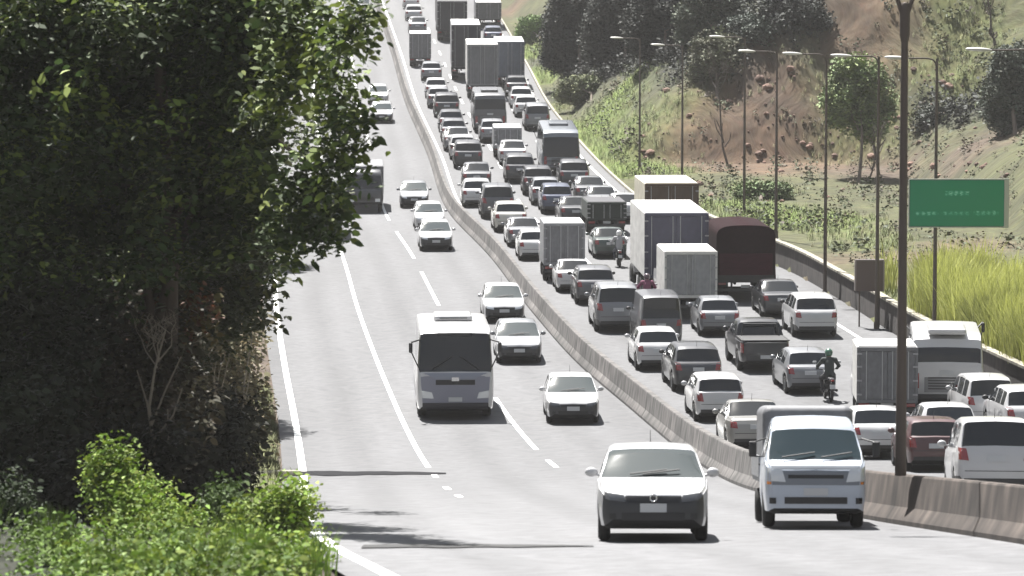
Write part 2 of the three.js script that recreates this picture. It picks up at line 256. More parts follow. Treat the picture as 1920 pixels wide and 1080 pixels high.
// ------------------------------------------------------------ lofted bodies: rings across the vehicle from nose to tail
const NB = 12; // points of half a ring, sill to roof centre line
function shellOf(s) {
  const { L, W, prof, plan, belt, wheels = [], r = 0.3, sill = 0.2, nose = 0.3, tumble = 0.3 } = s;
  const set = new Set([0, L]); const put = a => { if (a >= 0 && a <= L) set.add(+a.toFixed(3)); };
  prof.forEach(p => put(p[0])); plan.forEach(p => put(p[0])); (s.cuts || []).forEach(put);
  const R = r + 0.06;
  for (const w of wheels) for (const k of [-1.04, -0.999, -0.85, -0.5, 0, 0.5, 0.85, 0.999, 1.04]) put(w + k * R);
  for (let a = 0.2; a < L; a += L > 7 ? 0.8 : 0.32) put(a);
  let as = [...set].sort((a, b) => a - b); as = as.filter((a, i) => i === 0 || a === L || a - as[i - 1] > 0.0045);
  const ring = a => {
    let T = lin(prof, a), hw = W / 2 * lin(plan, a), y0 = a < 0.08 ? mix(nose, sill, a / 0.08) : a > L - 0.08 ? mix(nose, sill, (L - a) / 0.08) : sill;
    for (const w of wheels) { const dx = Math.abs(a - w); if (dx < R) y0 = Math.max(y0, r * 0.98 + Math.sqrt(R * R - dx * dx)); }
    const B = Math.min(lin(Array.isArray(belt) ? belt : [[0, belt]], a), T - 0.05), h = T - B, k = Math.min(1, h / 0.3), hT = hw - tumble * Math.max(0, h - 0.05) - 0.05;
    y0 = Math.min(y0, B - 0.1);
    const sx = mix(hw * 0.97, hT, 0.84);
    return [[0, y0], [hw * 0.82, y0], [hw * 0.965, y0 + 0.045], [hw, y0 + (B - y0) * 0.34], [hw * 1.004, y0 + (B - y0) * 0.68], [hw * 0.988, B], [hw * 0.97, B + 0.1 * h], [sx, B + 0.83 * h], [hT * 0.985, T - 0.055 * k], [hT * 0.9, T - 0.022 * k], [hT * 0.5, T - 0.004], [0, T + 0.004]];
  };
  const pos = [], idx = [], tags = [], n = as.length;
  const id = (i, j, sd) => (i * 2 + sd) * NB + j;
  for (const a of as) { const q = ring(a); for (const sd of [1, -1]) for (const [x, y] of q) pos.push(x * sd, y, L / 2 - a); }
  const quad = (a, b, c, d, t) => { idx.push(a, b, c, a, c, d); tags.push(t, t); };
  for (let i = 0; i < n - 1; i++) for (let j = 0; j < NB - 1; j++) {
    const am = (as[i] + as[i + 1]) / 2, t = s.tag(am, j, L);
    quad(id(i, j, 0), id(i + 1, j, 0), id(i + 1, j + 1, 0), id(i, j + 1, 0), t);
    quad(id(i, j, 1), id(i, j + 1, 1), id(i + 1, j + 1, 1), id(i + 1, j, 1), t);
  }
  for (let j = 0; j < NB - 1; j++) { quad(id(0, j, 0), id(0, j + 1, 0), id(0, j + 1, 1), id(0, j, 1), s.tag(0, j, L)); quad(id(n - 1, j, 0), id(n - 1, j, 1), id(n - 1, j + 1, 1), id(n - 1, j + 1, 0), s.tag(L, j, L)); }
  let g = new THREE.BufferGeometry(); g.setAttribute('position', new THREE.Float32BufferAttribute(pos, 3)); g.setIndex(idx);
  g = toCreasedNormals(g, 0.62);
  const P = g.attributes.position.array, N = g.attributes.normal.array, out = {};
  tags.forEach((t, f) => { if (t[0] === 's' && t.includes('#')) t += P[f * 9] + P[f * 9 + 3] > 0 ? 'r' : 'l'; (out[t] ??= { p: [], n: [] }); for (let k = f * 9; k < f * 9 + 9; k++) { out[t].p.push(P[k]); out[t].n.push(N[k]); } });
  const parts = {};
  for (const t in out) { const q = new THREE.BufferGeometry(); q.setAttribute('position', new THREE.Float32BufferAttribute(out[t].p, 3)); q.setAttribute('normal', new THREE.Float32BufferAttribute(out[t].n, 3)); q.setAttribute('uv', new THREE.Float32BufferAttribute(out[t].p.flatMap((v, i) => i % 3 === 0 ? [(out[t].p[i] + out[t].p[i + 2]) / 3, out[t].p[i + 1] / 3] : []), 2)); parts[t] = q; }
  return { parts, P };
}
const nm = t => t.split('#')[0];
function zAt(P, x, y, dir) { // where the body's skin is at (x, y), front (dir 1) or rear (dir -1)
  let best = null;
  for (let i = 0; i < P.length; i += 9) {
    const x1 = P[i], y1 = P[i + 1], x2 = P[i + 3], y2 = P[i + 4], x3 = P[i + 6], y3 = P[i + 7];
    const den = (y2 - y3) * (x1 - x3) + (x3 - x2) * (y1 - y3); if (Math.abs(den) < 1e-9) continue;
    const a = ((y2 - y3) * (x - x3) + (x3 - x2) * (y - y3)) / den, b = ((y3 - y1) * (x - x3) + (x1 - x3) * (y - y3)) / den, c = 1 - a - b;
    if (a < -1e-4 || b < -1e-4 || c < -1e-4) continue;
    const z = a * P[i + 2] + b * P[i + 5] + c * P[i + 8]; if (best === null || z * dir > best * dir) best = z;
  }
  return best;
}
function patch(P, dir, q, off = 0.008, nx = 5, ny = 3) { // q: four corners bl, br, tr, tl in (x, y); a thin plate that follows the skin
  const pos = [], idx = [], back = 0.03; let last = null;
  const rowsZ = [];
  for (let j = 0; j <= ny; j++) for (let i = 0; i <= nx; i++) {
    const u = i / nx, v = j / ny, x = mix(mix(q[0][0], q[1][0], u), mix(q[3][0], q[2][0], u), v), y = mix(mix(q[0][1], q[1][1], u), mix(q[3][1], q[2][1], u), v);
    let z = zAt(P, x, y, dir); if (z === null) z = zAt(P, x * 0.94, y, dir); if (z === null) z = last ?? 0; last = z; rowsZ.push([x, y, z]);
  }
  for (const [x, y, z] of rowsZ) pos.push(x, y, z + dir * off);
  const n0 = pos.length / 3; for (const [x, y, z] of rowsZ) pos.push(x, y, z - dir * back);
  const I = (i, j) => j * (nx + 1) + i, tri = (a, b, c) => dir > 0 ? idx.push(a, b, c) : idx.push(a, c, b);
  const flip = (q[1][0] - q[0][0]) * (q[3][1] - q[0][1]) < 0; const T3 = (a, b, c) => flip ? tri(a, c, b) : tri(a, b, c);
  for (let j = 0; j < ny; j++) for (let i = 0; i < nx; i++) { const a = I(i, j), b = I(i + 1, j), c = I(i + 1, j + 1), d = I(i, j + 1); T3(a, b, c); T3(a, c, d); }
  const edge = []; for (let i = 0; i < nx; i++) edge.push([I(i, 0), I(i + 1, 0)]); for (let j = 0; j < ny; j++) edge.push([I(nx, j), I(nx, j + 1)]); for (let i = nx; i > 0; i--) edge.push([I(i, ny), I(i - 1, ny)]); for (let j = ny; j > 0; j--) edge.push([I(0, j), I(0, j - 1)]);
  for (const [a, b] of edge) { T3(b, a, a + n0); T3(b, a + n0, b + n0); }
  let g = new THREE.BufferGeometry(); g.setAttribute('position', new THREE.Float32BufferAttribute(pos, 3)); g.setIndex(idx); g = toCreasedNormals(g, 0.6); return plain(g);
}
const rect = (x0, y0, x1, y1) => [[x0, y0], [x1, y0], [x1, y1], [x0, y1]];
const mirrorQ = q => q.map(([x, y]) => [-x, y]);

// wheels: a tyre of rounded section and a dished rim with openings
const wheelCache = {};
function wheelGeo(r, w, heavy) {
  const key = r + '_' + w + heavy; if (wheelCache[key]) return wheelCache[key];
  const tyre = new THREE.LatheGeometry([[r * 0.62, -w / 2 + 0.01], [r * 0.86, -w / 2], [r * 0.96, -w / 2 + 0.025], [r, -w / 4], [r, w / 4], [r * 0.96, w / 2 - 0.025], [r * 0.86, w / 2], [r * 0.62, w / 2 - 0.01]].map(([a, b]) => new THREE.Vector2(a, b)), 22); tyre.rotateZ(Math.PI / 2);
  const rimL = new THREE.LatheGeometry([[0.001, w * 0.3], [r * 0.16, w * 0.31], [r * 0.2, w * 0.22], [r * 0.5, w * (heavy ? 0.05 : 0.28)], [r * 0.58, w * 0.3], [r * 0.63, w * 0.45], [r * 0.64, w * 0.3]].map(([a, b]) => new THREE.Vector2(a, b)), 20); rimL.rotateZ(-Math.PI / 2);
  const q = [[0.001, w * 0.3], [r * 0.16, w * 0.31], [r * 0.2, w * 0.22], [r * 0.5, w * (heavy ? 0.05 : 0.28)], [r * 0.58, w * 0.3], [r * 0.63, w * 0.45]]; const rimW = new THREE.LatheGeometry([...q, ...q.slice().reverse().map(([a, b]) => [a, -b])].map(([a, b]) => new THREE.Vector2(a, b)), 20); rimW.rotateZ(-Math.PI / 2);
  return wheelCache[key] = { tyre, rim: rimW };
}
function addWheel(parent, x, r, z, w, heavy) { const wg = wheelGeo(r, w, heavy), g = new THREE.Group(); g.name = 'wheel'; g.position.set(x, r, z); parent.add(g); part('tyre', wg.tyre, M.rubber, g); part('rim', wg.rim, heavy ? M.steelrim : M.rim, g); return g; }

// ------------------------------------------------------------ kinds of car
const std4 = (L, f) => [[0, 0.74 * f], [0.04, 0.81 * f], [0.14, 0.9], [0.42, 0.975], [1, 1], [L - 0.9, 1], [L - 0.4, 0.97], [L - 0.14, 0.915], [L - 0.04, 0.86], [L, 0.8]];
function carTag(c) { return (a, j, L) => {
  if (j >= 8 && a > c.ws[0] && a < c.ws[1]) return 'windshield';
  if (j >= 8 && c.rw && a > c.rw[0] && a < c.rw[1]) return 'rear_window';
  if (j === 6) for (const [p, q] of c.side) if (a > p && a < q) return 'side_window#' + p;
  if (j <= 1) return 'underbody';
  if (j === 2 && (a < 0.5 || a > L - 0.5) && c.darkBumper) return 'bumper';
  return 'body';
}; }
const KIND = {
  hatchback: { L: 3.85, W: 1.66, wheels: [0.72, 3.18], r: 0.3, belt: 0.93, prof: [[0, 0.58], [0.04, 0.69], [0.14, 0.77], [0.5, 0.87], [0.98, 0.96], [1.62, 1.39], [1.95, 1.465], [2.4, 1.48], [3.0, 1.45], [3.3, 1.395], [3.58, 1.03], [3.72, 0.96], [3.8, 0.82], [3.85, 0.6]], ws: [0.98, 1.62], rw: [3.3, 3.58], side: [[1.25, 2.2], [2.28, 3.0]] },
  old_hatch: { L: 3.7, W: 1.58, wheels: [0.68, 3.02], r: 0.28, belt: 0.92, tumble: 0.22, prof: [[0, 0.6], [0.03, 0.72], [0.12, 0.79], [0.5, 0.86], [0.95, 0.93], [1.5, 1.36], [1.75, 1.42], [2.4, 1.44], [3.2, 1.4], [3.42, 1.34], [3.56, 0.98], [3.64, 0.94], [3.68, 0.8], [3.7, 0.58]], ws: [0.95, 1.5], rw: [3.42, 3.56], side: [[1.2, 2.05], [2.13, 3.1]] },
  sedan: { L: 4.35, W: 1.7, wheels: [0.8, 3.4], r: 0.3, belt: 0.92, prof: [[0, 0.56], [0.04, 0.66], [0.16, 0.75], [0.6, 0.86], [1.1, 0.94], [1.85, 1.37], [2.15, 1.43], [2.6, 1.445], [3.0, 1.41], [3.65, 1.04], [4.1, 1.0], [4.25, 0.95], [4.32, 0.83], [4.35, 0.6]], ws: [1.1, 1.85], rw: [3.0, 3.65], side: [[1.4, 2.3], [2.38, 3.2]] },
  suv: { L: 4.3, W: 1.78, wheels: [0.82, 3.42], r: 0.34, belt: 1.05, sill: 0.26, tumble: 0.24, prof: [[0, 0.68], [0.04, 0.84], [0.15, 0.95], [0.6, 1.03], [1.08, 1.1], [1.68, 1.52], [2, 1.62], [2.8, 1.65], [3.6, 1.61], [3.86, 1.54], [4.08, 1.13], [4.2, 1.05], [4.27, 0.9], [4.3, 0.65]], ws: [1.08, 1.68], rw: [3.86, 4.08], side: [[1.35, 2.35], [2.43, 3.2], [3.28, 3.75]], darkBumper: true },
  minivan: { L: 4.25, W: 1.76, wheels: [0.78, 3.38], r: 0.31, belt: 1.03, sill: 0.24, tumble: 0.18, prof: [[0, 0.64], [0.04, 0.8], [0.14, 0.9], [0.5, 1.0], [0.9, 1.1], [1.5, 1.6], [1.8, 1.74], [2.6, 1.79], [3.7, 1.76], [4.0, 1.68], [4.13, 1.16], [4.18, 1.08], [4.22, 0.9], [4.25, 0.66]], ws: [0.9, 1.5], rw: [4.0, 4.13], side: [[1.15, 2.15], [2.23, 3.15], [3.23, 3.85]], darkBumper: true },
  van: { L: 5.2, W: 1.9, wheels: [0.85, 4.1], r: 0.33, belt: 1.25, sill: 0.28, tumble: 0.1, prof: [[0, 0.7], [0.04, 0.9], [0.14, 1.02], [0.5, 1.15], [0.75, 1.25], [1.35, 2.05], [1.7, 2.22], [2.4, 2.27], [4.8, 2.26], [5.02, 2.18], [5.1, 1.3], [5.15, 1.2], [5.18, 1.0], [5.2, 0.7]], ws: [0.75, 1.35], rw: [5.02, 5.1], side: [[1.0, 1.9]], darkBumper: true },
};
const carCache = {};
function carParts(kind) {
  if (carCache[kind]) return carCache[kind];
  const k = KIND[kind], L = k.L, W = k.W; k.plan ??= std4(L, 1); k.tag = carTag(k); k.cuts = [...k.ws, ...(k.rw || []), ...k.side.flat(), 0.5, L - 0.5];
  const { parts, P } = shellOf(k), hw = W / 2, list = [];
  const matOf = { body: 'paint', windshield: 'windscreen', rear_window: 'glass', side_window: 'glass', underbody: 'under', bumper: 'bumperAndShadeGrey' };
  for (const t in parts) list.push([nm(t), parts[t], matOf[nm(t)]]);
  const tall = lin(k.prof, 0.14), low = k.sill ?? 0.2, rTop = lin(k.prof, k.rw[1]), rb = rTop - 0.02;
  // front: headlights, grille, lower intake, fog lights, plate
  const hl = [[hw * 0.5, tall - 0.17], [hw * 0.86, tall - 0.12], [hw * 0.88, tall - 0.01], [hw * 0.52, tall - 0.06]];
  for (const q of [hl, mirrorQ(hl)]) list.push(['headlight', patch(P, 1, q, 0.012), 'lamp']);
  list.push(['grille', patch(P, 1, [[-hw * 0.46, tall - 0.17], [hw * 0.46, tall - 0.17], [hw * 0.5, tall - 0.075], [-hw * 0.5, tall - 0.075]], 0.01), 'grille']);
  list.push(['air_intake', patch(P, 1, rect(-hw * 0.56, low + 0.13, hw * 0.56, low + 0.25), 0.008), 'grille']);
  for (const s of [1, -1]) list.push(['fog_lamp', patch(P, 1, rect(s * hw * 0.66, low + 0.15, s * hw * 0.78, low + 0.24), 0.008, 2, 2), 'trim']);
  list.push(['licence_plate', patch(P, 1, rect(-0.2, low + 0.255, 0.2, low + 0.385), 0.02, 2, 1), 'plate']);
  // rear: tail lights, plate, bumper strip
  const tl = [[hw * 0.66, rb - 0.3], [hw * 0.9, rb - 0.28], [hw * 0.91, rb - 0.02], [hw * 0.72, rb - 0.04]];
  for (const q of [tl, mirrorQ(tl)]) list.push(['tail_light', patch(P, -1, q, 0.012), 'red']);
  list.push(['licence_plate', patch(P, -1, rect(-0.2, rb - 0.32, 0.2, rb - 0.19), 0.016, 2, 1), 'plate']);
  list.push(['bumper_trim', patch(P, -1, rect(-hw * 0.78, low + 0.12, hw * 0.78, low + 0.22), 0.01), 'trim']);
  list.push(['tailgate_seam', patch(P, -1, rect(-hw * 0.76, low + 0.37, hw * 0.76, low + 0.385), 0.003, 6, 1), 'trim']);
  // mirrors, wipers, aerial, door handles
  const cowl = k.ws[0], mz = L / 2 - cowl - 0.32, my = lin(k.prof, cowl) + 0.07;
  for (const s of [1, -1]) { const m = new THREE.SphereGeometry(1, 10, 8); m.scale(0.1, 0.075, 0.06); m.translate(s * (hw + 0.09), my, mz); list.push(['mirror', merge([m, bar(V(s * (hw - 0.07), my - 0.05, mz), V(s * (hw + 0.06), my - 0.03, mz), 0.022)]), kind === 'suv' || kind === 'van' ? 'trim' : 'paint']); }
  const wy = lin(k.prof, cowl + 0.04), wz = L / 2 - cowl - 0.02, wipe = [-1, 1].map(s => bar(V(s * 0.1 - 0.25, wy + 0.02, wz), V(s * 0.1 + 0.32, wy + 0.09, wz - 0.08), 0.012, 5)); list.push(['wiper', merge(wipe), 'trim']);
  const az = L / 2 - lin([[0, k.rw[0] - 0.25]], 0), ay = lin(k.prof, k.rw[0] - 0.25); list.push(['aerial', bar(V(0, ay, az), V(0, ay + 0.22, az - 0.1), 0.008, 5, 0.004), 'trim']);
  return carCache[kind] = { list, P, k };
}
function makeCar(root, kind, paint, ov = {}) {
  const { list, k } = carParts(kind);
  for (const [n, g, m] of list) { if (ov.skip && ov.skip.includes(n)) continue; part(n, g, (ov.mat && ov.mat[n]) || (m === 'paint' ? paint : M[m]), root); }
  for (const w of k.wheels) for (const s of [1, -1]) addWheel(root, s * (k.W / 2 - 0.11), k.r, k.L / 2 - w, 0.19, false);
  return k;
}

// ------------------------------------------------------------ buses
function busShell(o) {
  const { L, W, H } = o, h = H, wr = 0.46;
  const k = { L, W, wheels: [o.front ? 1.5 : 2.4, L - 2.6], r: wr, sill: 0.32, nose: 0.42, tumble: 0.05, belt: o.belt,
    prof: [[0, 1.0], [0.02, o.wb - 0.1], [0.06, o.wb], [0.36, h - (o.front ? 0.2 : 0.42)], [0.5, h - (o.front ? 0.11 : 0.25)], [0.8, h - (o.front ? 0.04 : 0.09)], [1.3, h], [L - 1, h], [L - 0.5, h - 0.06], [L - 0.25, h - 0.16], [L - 0.12, h - 0.42], [L - 0.05, o.rb], [L - 0.02, o.rb - 0.2], [L, 1.0]],
    plan: [[0, 0.86], [0.03, 0.91], [0.12, 0.955], [0.5, 0.99], [1, 1], [L - 0.6, 1], [L - 0.15, 0.98], [L - 0.03, 0.95], [L, 0.92]] };
  const sides = []; for (let a = 1.1; a < L - 1.2; a += 1.42) sides.push([a, a + 1.36]);
  k.cuts = [0.06, 0.36, L - 0.12, L - 0.05, ...sides.flat()];
  k.tag = (a, j) => (j >= 7 && a > 0.06 && a < 0.36) ? 'windshield' : (o.rearWin && j >= 8 && a > L - 0.12 && a < L - 0.05) ? 'rear_window' : (j === 6 && (a > 0.06 && a < 0.5 || sides.some(([p, q]) => a > p && a < q))) ? 'side_window#' + (a < 0.5 ? 0 : sides.find(([p, q]) => a > p && a < q)[0]) : j <= 1 ? 'underbody' : 'body';
  return { ...shellOf(k), k };
}
function makeBus(root, o, paint) {
  const { parts, P, k } = busShell(o), { L, W, H } = o, hw = W / 2;
  const matOf = { body: paint, windshield: M.glass, rear_window: M.glass, side_window: M.glass, underbody: M.under };
  for (const t in parts) part(nm(t), parts[t], matOf[nm(t)], root);
  // front
  const hl = [[hw * 0.55, 0.72], [hw * 0.84, 0.74], [hw * 0.86, 0.98], [hw * 0.6, 0.92]];
  for (const q of [hl, mirrorQ(hl)]) part('headlight', patch(P, 1, q, 0.015), M.lamp, root);
  part('grille', patch(P, 1, rect(-hw * 0.5, o.wb - 0.42, hw * 0.5, o.wb - 0.26), 0.012), M.grille, root);
  part('front_panel', patch(P, 1, [[-hw * 0.5, o.wb - 0.22], [hw * 0.5, o.wb - 0.22], [hw * 0.8, o.wb - 0.04], [-hw * 0.8, o.wb - 0.04]], 0.012, 8), o.panelMat || M.trim, root);
  part('bumper', patch(P, 1, rect(-hw * 0.84, 0.36, hw * 0.84, 0.58), 0.03, 8), o.bumperMat || M.bumperAndShadeGrey, root);
  part('licence_plate', patch(P, 1, rect(-0.22, 0.62, 0.22, 0.76), 0.03, 2, 1), M.plate, root);
  part('wiper', merge([bar(V(-0.75, o.wb + 0.08, L / 2 - 0.02), V(-0.1, o.wb + 0.5, L / 2 - 0.1), 0.015, 5), bar(V(0.75, o.wb + 0.08, L / 2 - 0.02), V(0.15, o.wb + 0.5, L / 2 - 0.1), 0.015, 5)]), M.trim, root);
  for (const s of [1, -1]) part('mirror', merge([rbox(0.12, 0.34, 0.16, s * (hw + 0.17), o.wb + 0.78, L / 2 - 0.05, 0.05), bar(V(s * (hw - 0.12), H - 0.42, L / 2 - 0.4), V(s * (hw + 0.15), o.wb + 0.95, L / 2 - 0.05), 0.028, 6), bar(V(s * (hw - 0.08), o.wb + 0.12, L / 2 - 0.25), V(s * (hw + 0.15), o.wb + 0.64, L / 2 - 0.05), 0.022, 6)]), M.trim, root);
  // rear
  if (!o.front) {
    for (const s of [1, -1]) { part('tail_light', patch(P, -1, rect(s * hw * 0.74, 0.75, s * hw * 0.88, 1.25), 0.012), M.red, root); }
    part('engine_hatch', patch(P, -1, rect(-hw * 0.6, 0.62, hw * 0.6, o.rb - 0.5), 0.012, 6, 4), o.hatchMat || paint, root);
    const lv = []; for (let i = 0; i < 5; i++) lv.push(patch(P, -1, rect(-hw * 0.5, 0.72 + i * 0.09, hw * 0.5, 0.76 + i * 0.09), 0.022, 4, 1)); part('vent', merge(lv), M.trim, root);
    part('bumper', patch(P, -1, rect(-hw * 0.9, 0.36, hw * 0.9, 0.56), 0.03, 8), M.bumperAndShadeGrey, root);
    part('licence_plate', patch(P, -1, rect(-0.22, o.rb - 0.42, 0.22, o.rb - 0.28), 0.02, 2, 1), M.plate, root);
  }
  // roof hatch / air conditioner
  const ac = part('roof_unit', rbox(1.25, 0.2, 1.7, 0, H + 0.08, L / 2 - (o.front ? 3.2 : 5), 0.08, 3), paint, root); part('roof_vent', merge([0, 1, 2].map(i => box(0.9, 0.02, 0.05, 0, H + 0.1, L / 2 - 2.34 + i * 0.001 + (o.front ? 0 : -1.8)))), M.trim, root);
  for (const w of k.wheels) for (const s of [1, -1]) { addWheel(root, s * (hw - 0.2), 0.46, L / 2 - w, 0.28, true); }
  return k;
}

// ------------------------------------------------------------ trucks
function cabParts(root, W, H, z0, paint, floor = 0.42) { // cab over engine; z0: front face
  const L = 1.75, k = { L, W, sill: floor, nose: floor + 0.1, tumble: 0.1, belt: H * 0.55 + 0.1, prof: [[0, H * 0.4], [0.03, H * 0.52], [0.1, H * 0.56], [0.42, H * 0.88], [0.6, H * 0.96], [0.9, H], [L - 0.2, H], [L - 0.03, H - 0.06], [L, H - 0.3]], plan: [[0, 0.86], [0.06, 0.93], [0.25, 0.99], [0.6, 1], [L, 1]], ws: [0.1, 0.42], rw: null, side: [[0.35, 1.2]] };
  k.cuts = [0.1, 0.42, 0.35, 1.2]; k.tag = carTag(k);
  const { parts, P } = shellOf(k), matOf = { body: paint, windshield: M.glass, side_window: M.glass, underbody: M.under };
  const dz = z0 - L / 2, sh = g => { g.translate(0, 0, dz); return g; };
  for (const t in parts) part(t === 'body' ? 'cab' : nm(t), sh(parts[t]), matOf[nm(t)], root);
  const hw = W / 2;
  part('grille', sh(patch(P, 1, rect(-hw * 0.5, H * 0.3, hw * 0.5, H * 0.38), 0.012)), M.grille, root);
  for (const s of [1, -1]) part('headlight', sh(patch(P, 1, rect(s * hw * 0.56, floor + 0.16, s * hw * 0.82, floor + 0.34), 0.012)), M.lamp, root);
  return { k, P, sh };
}
function makeTruck(root, o, boxMat, paint) { // seen from behind: box body with frame, doors, underride bar
  const { w, h, len, floor = 1.0 } = o, hw = w / 2, Lt = len + 2.0, zr = -Lt / 2, zc = zr + len / 2, bh = h - floor, wr = o.wr || 0.45;
  const doorMat = o.door || boxMat, frameMat = o.frame || boxMat, c = floor + bh / 2;
  if (o.round) { // tarpaulin over hoops
    const sh = new THREE.Shape(); sh.moveTo(-hw, floor); sh.lineTo(hw, floor); sh.lineTo(hw, floor + bh * 0.8); sh.bezierCurveTo(hw, h, hw * 0.6, h, 0, h); sh.bezierCurveTo(-hw * 0.6, h, -hw, h, -hw, floor + bh * 0.8); sh.lineTo(-hw, floor);
    const g = new THREE.ExtrudeGeometry(sh, { depth: len, bevelEnabled: true, bevelSize: 0.03, bevelThickness: 0.03, bevelSegments: 2, steps: 1, curveSegments: 12 }); g.translate(0, 0, zr); part('tarpaulin', g, boxMat, root);
    const hoops = []; for (const t of [0.02, len * 0.25, len * 0.5, len * 0.75, len - 0.02]) { const pts = []; for (let a = 0; a <= 16; a++) { const u = -1 + a / 8; pts.push(V(u * (hw + 0.035), a === 0 || a === 16 ? floor : floor + bh * (0.8 + 0.2 * (1 - Math.abs(u) ** 2.6)) + 0.02, zr + t)); } g; hoops.push(new THREE.TubeGeometry(new THREE.CatmullRomCurve3(pts), 24, 0.03, 5)); } part('hoop', merge(hoops), o.door || M.trim, root);
    part('rear_flap', rbox(w * 0.92, bh * 0.45, 0.04, 0, floor + bh * 0.26, zr - 0.05, 0.015), doorMat, root);
    part('tail_board', rbox(w * 0.98, 0.32, 0.06, 0, floor + 0.02, zr - 0.06, 0.015), M.trim, root);
  } else {
    part('cargo_box', rbox(w, bh, len - 0.08, 0, c, zc + 0.04, 0.04), boxMat, root);
    part('roof_sheet', rbox(w - 0.1, 0.03, len - 0.2, 0, h + 0.012, zc, 0.01), o.roof || boxMat, root);
    const e = 0.09, zf = zr + 0.02;
    part('rear_frame', merge([rbox(e, bh, 0.1, -hw + e / 2, c, zf, 0.015), rbox(e, bh, 0.1, hw - e / 2, c, zf, 0.015), rbox(w - 2 * e, 0.13, 0.1, 0, h - 0.066, zf, 0.015), rbox(w - 2 * e, 0.12, 0.1, 0, floor + 0.06, zf, 0.015)]), frameMat, root);
    if (o.roller) { const s = []; for (let y = floor + 0.14; y < h - 0.16; y += 0.22) s.push(rbox(w - 2 * e - 0.02, 0.205, 0.03, 0, y + 0.11, zf - 0.01, 0.012)); for (const q of s) part('shutter_slat', q, doorMat, root); }
    else for (const s of [1, -1]) {
      const dw = hw - e - 0.012; const d = part('rear_door', rbox(dw, bh - 0.27, 0.05, s * (dw / 2 + 0.006), c - 0.005, zf - 0.005, 0.012), doorMat, root);
      for (const x of [0.16, dw - 0.2]) part('lock_rod', bar(V(s * x, floor + 0.1, zf - 0.05), V(s * x, h - 0.12, zf - 0.05), 0.017, 6), M.galv, d);
      part('hinge', merge([0.15, 0.4, 0.65, 0.88].map(t => rbox(0.16, 0.06, 0.03, s * (hw - 0.08), floor + bh * t, zf - 0.06, 0.01))), M.hinge, d);
    }
    for (let t = 0.6; t < len - 0.2 && o.ribs; t += 0.6) part('side_rib', merge([rbox(0.025, bh - 0.1, 0.05, -hw - 0.01, c, zr + t, 0.008), rbox(0.025, bh - 0.1, 0.05, hw + 0.01, c, zr + t, 0.008)]), boxMat, root);
  }
  part('chassis', merge([rbox(0.1, 0.24, Lt - 0.8, -0.42, floor - 0.15, 0, 0.02), rbox(0.1, 0.24, Lt - 0.8, 0.42, floor - 0.15, 0, 0.02), box(w * 0.8, 0.1, 0.12, 0, floor - 0.08, zr + 0.5), bar(V(-hw * 0.8, wr, zr + 1.35), V(hw * 0.8, wr, zr + 1.35), 0.09)]), M.chassis, root);
  part('bumper', merge([rbox(w * 0.94, 0.13, 0.08, 0, 0.52, zr + 0.12, 0.02), box(0.08, 0.42, 0.06, -0.6, 0.72, zr + 0.14), box(0.08, 0.42, 0.06, 0.6, 0.72, zr + 0.14)]), o.bumper || M.bumperAndShadeGrey, root);
  for (const s of [1, -1]) { part('tail_light', rbox(0.34, 0.12, 0.06, s * (hw - 0.24), Math.max(0.68, floor - 0.2), zr + 0.06, 0.02), M.red, root); part('mudguard', rbox(0.5, 0.5, 0.02, s * (hw - 0.3), 0.5, zr + 0.7, 0.005), M.rubber, root); }
  part('licence_plate', rbox(0.4, 0.13, 0.02, 0, 0.68, zr + 0.07, 0.005), M.plate, root);
  const axles = o.axles || 1; for (let a = 0; a < axles; a++) for (const s of [1, -1]) for (const x of [hw - 0.16, hw - 0.46]) addWheel(root, s * x, wr, zr + 1.35 + a * 1.25, 0.26, true);
  for (const s of [1, -1]) addWheel(root, s * (hw - 0.22), wr, Lt / 2 - 0.9, 0.26, true);
  cabParts(root, Math.min(2.4, w * 0.98), Math.min(2.85, h - 0.1), Lt / 2, paint, 0.5);
  return { L: Lt };
}

// ------------------------------------------------------------ where a vehicle stands: its near end's foot seen at a pixel
function park(root, px, py, L, coming, yaw) {
  const p = hit(px, py), d0 = -p.z, k = yaw ?? 0.62 * slope(medX, d0 + L / 2), dc = d0 + L / 2 / Math.hypot(1, k);
  const away = V(k * 1, (roadY(d0 + L) - roadY(d0)) / L, -1).normalize();
  root.position.set(p.x + k * (dc - d0), roadY(dc) + 0.006, -dc); root.position.y = (roadY(d0 + 0.5) + roadY(d0 + L - 0.5)) / 2 + 0.006;
  const z = coming ? away.clone().negate() : away, x = V(0, 1, 0).cross(z).normalize(), y = z.clone().cross(x);
  root.quaternion.setFromRotationMatrix(new THREE.Matrix4().makeBasis(x, y, z));
}

// ------------------------------------------------------------ the vehicles, one row each: kind, foot pixel, paint, label
KIND.front_hatch = { ...KIND.hatchback, frontShade: true, W: 1.7 }; KIND.front_sedan = { ...KIND.sedan, frontShade: true };
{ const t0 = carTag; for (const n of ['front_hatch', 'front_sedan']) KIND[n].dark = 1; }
const frontShadeTag = k => { const base = carTag(k); return (a, j, L) => (a < 0.03 && j >= 2 || a < 0.15 && j >= 2 && j <= 7) ? 'bumper' : base(a, j, L); };  // whole nose below the bonnet edge painted dark to stand for its shade
for (const n of ['front_hatch', 'front_sedan']) { const k = KIND[n]; Object.defineProperty(k, 'tag', { get() { return frontShadeTag(k); }, set() {} }); }

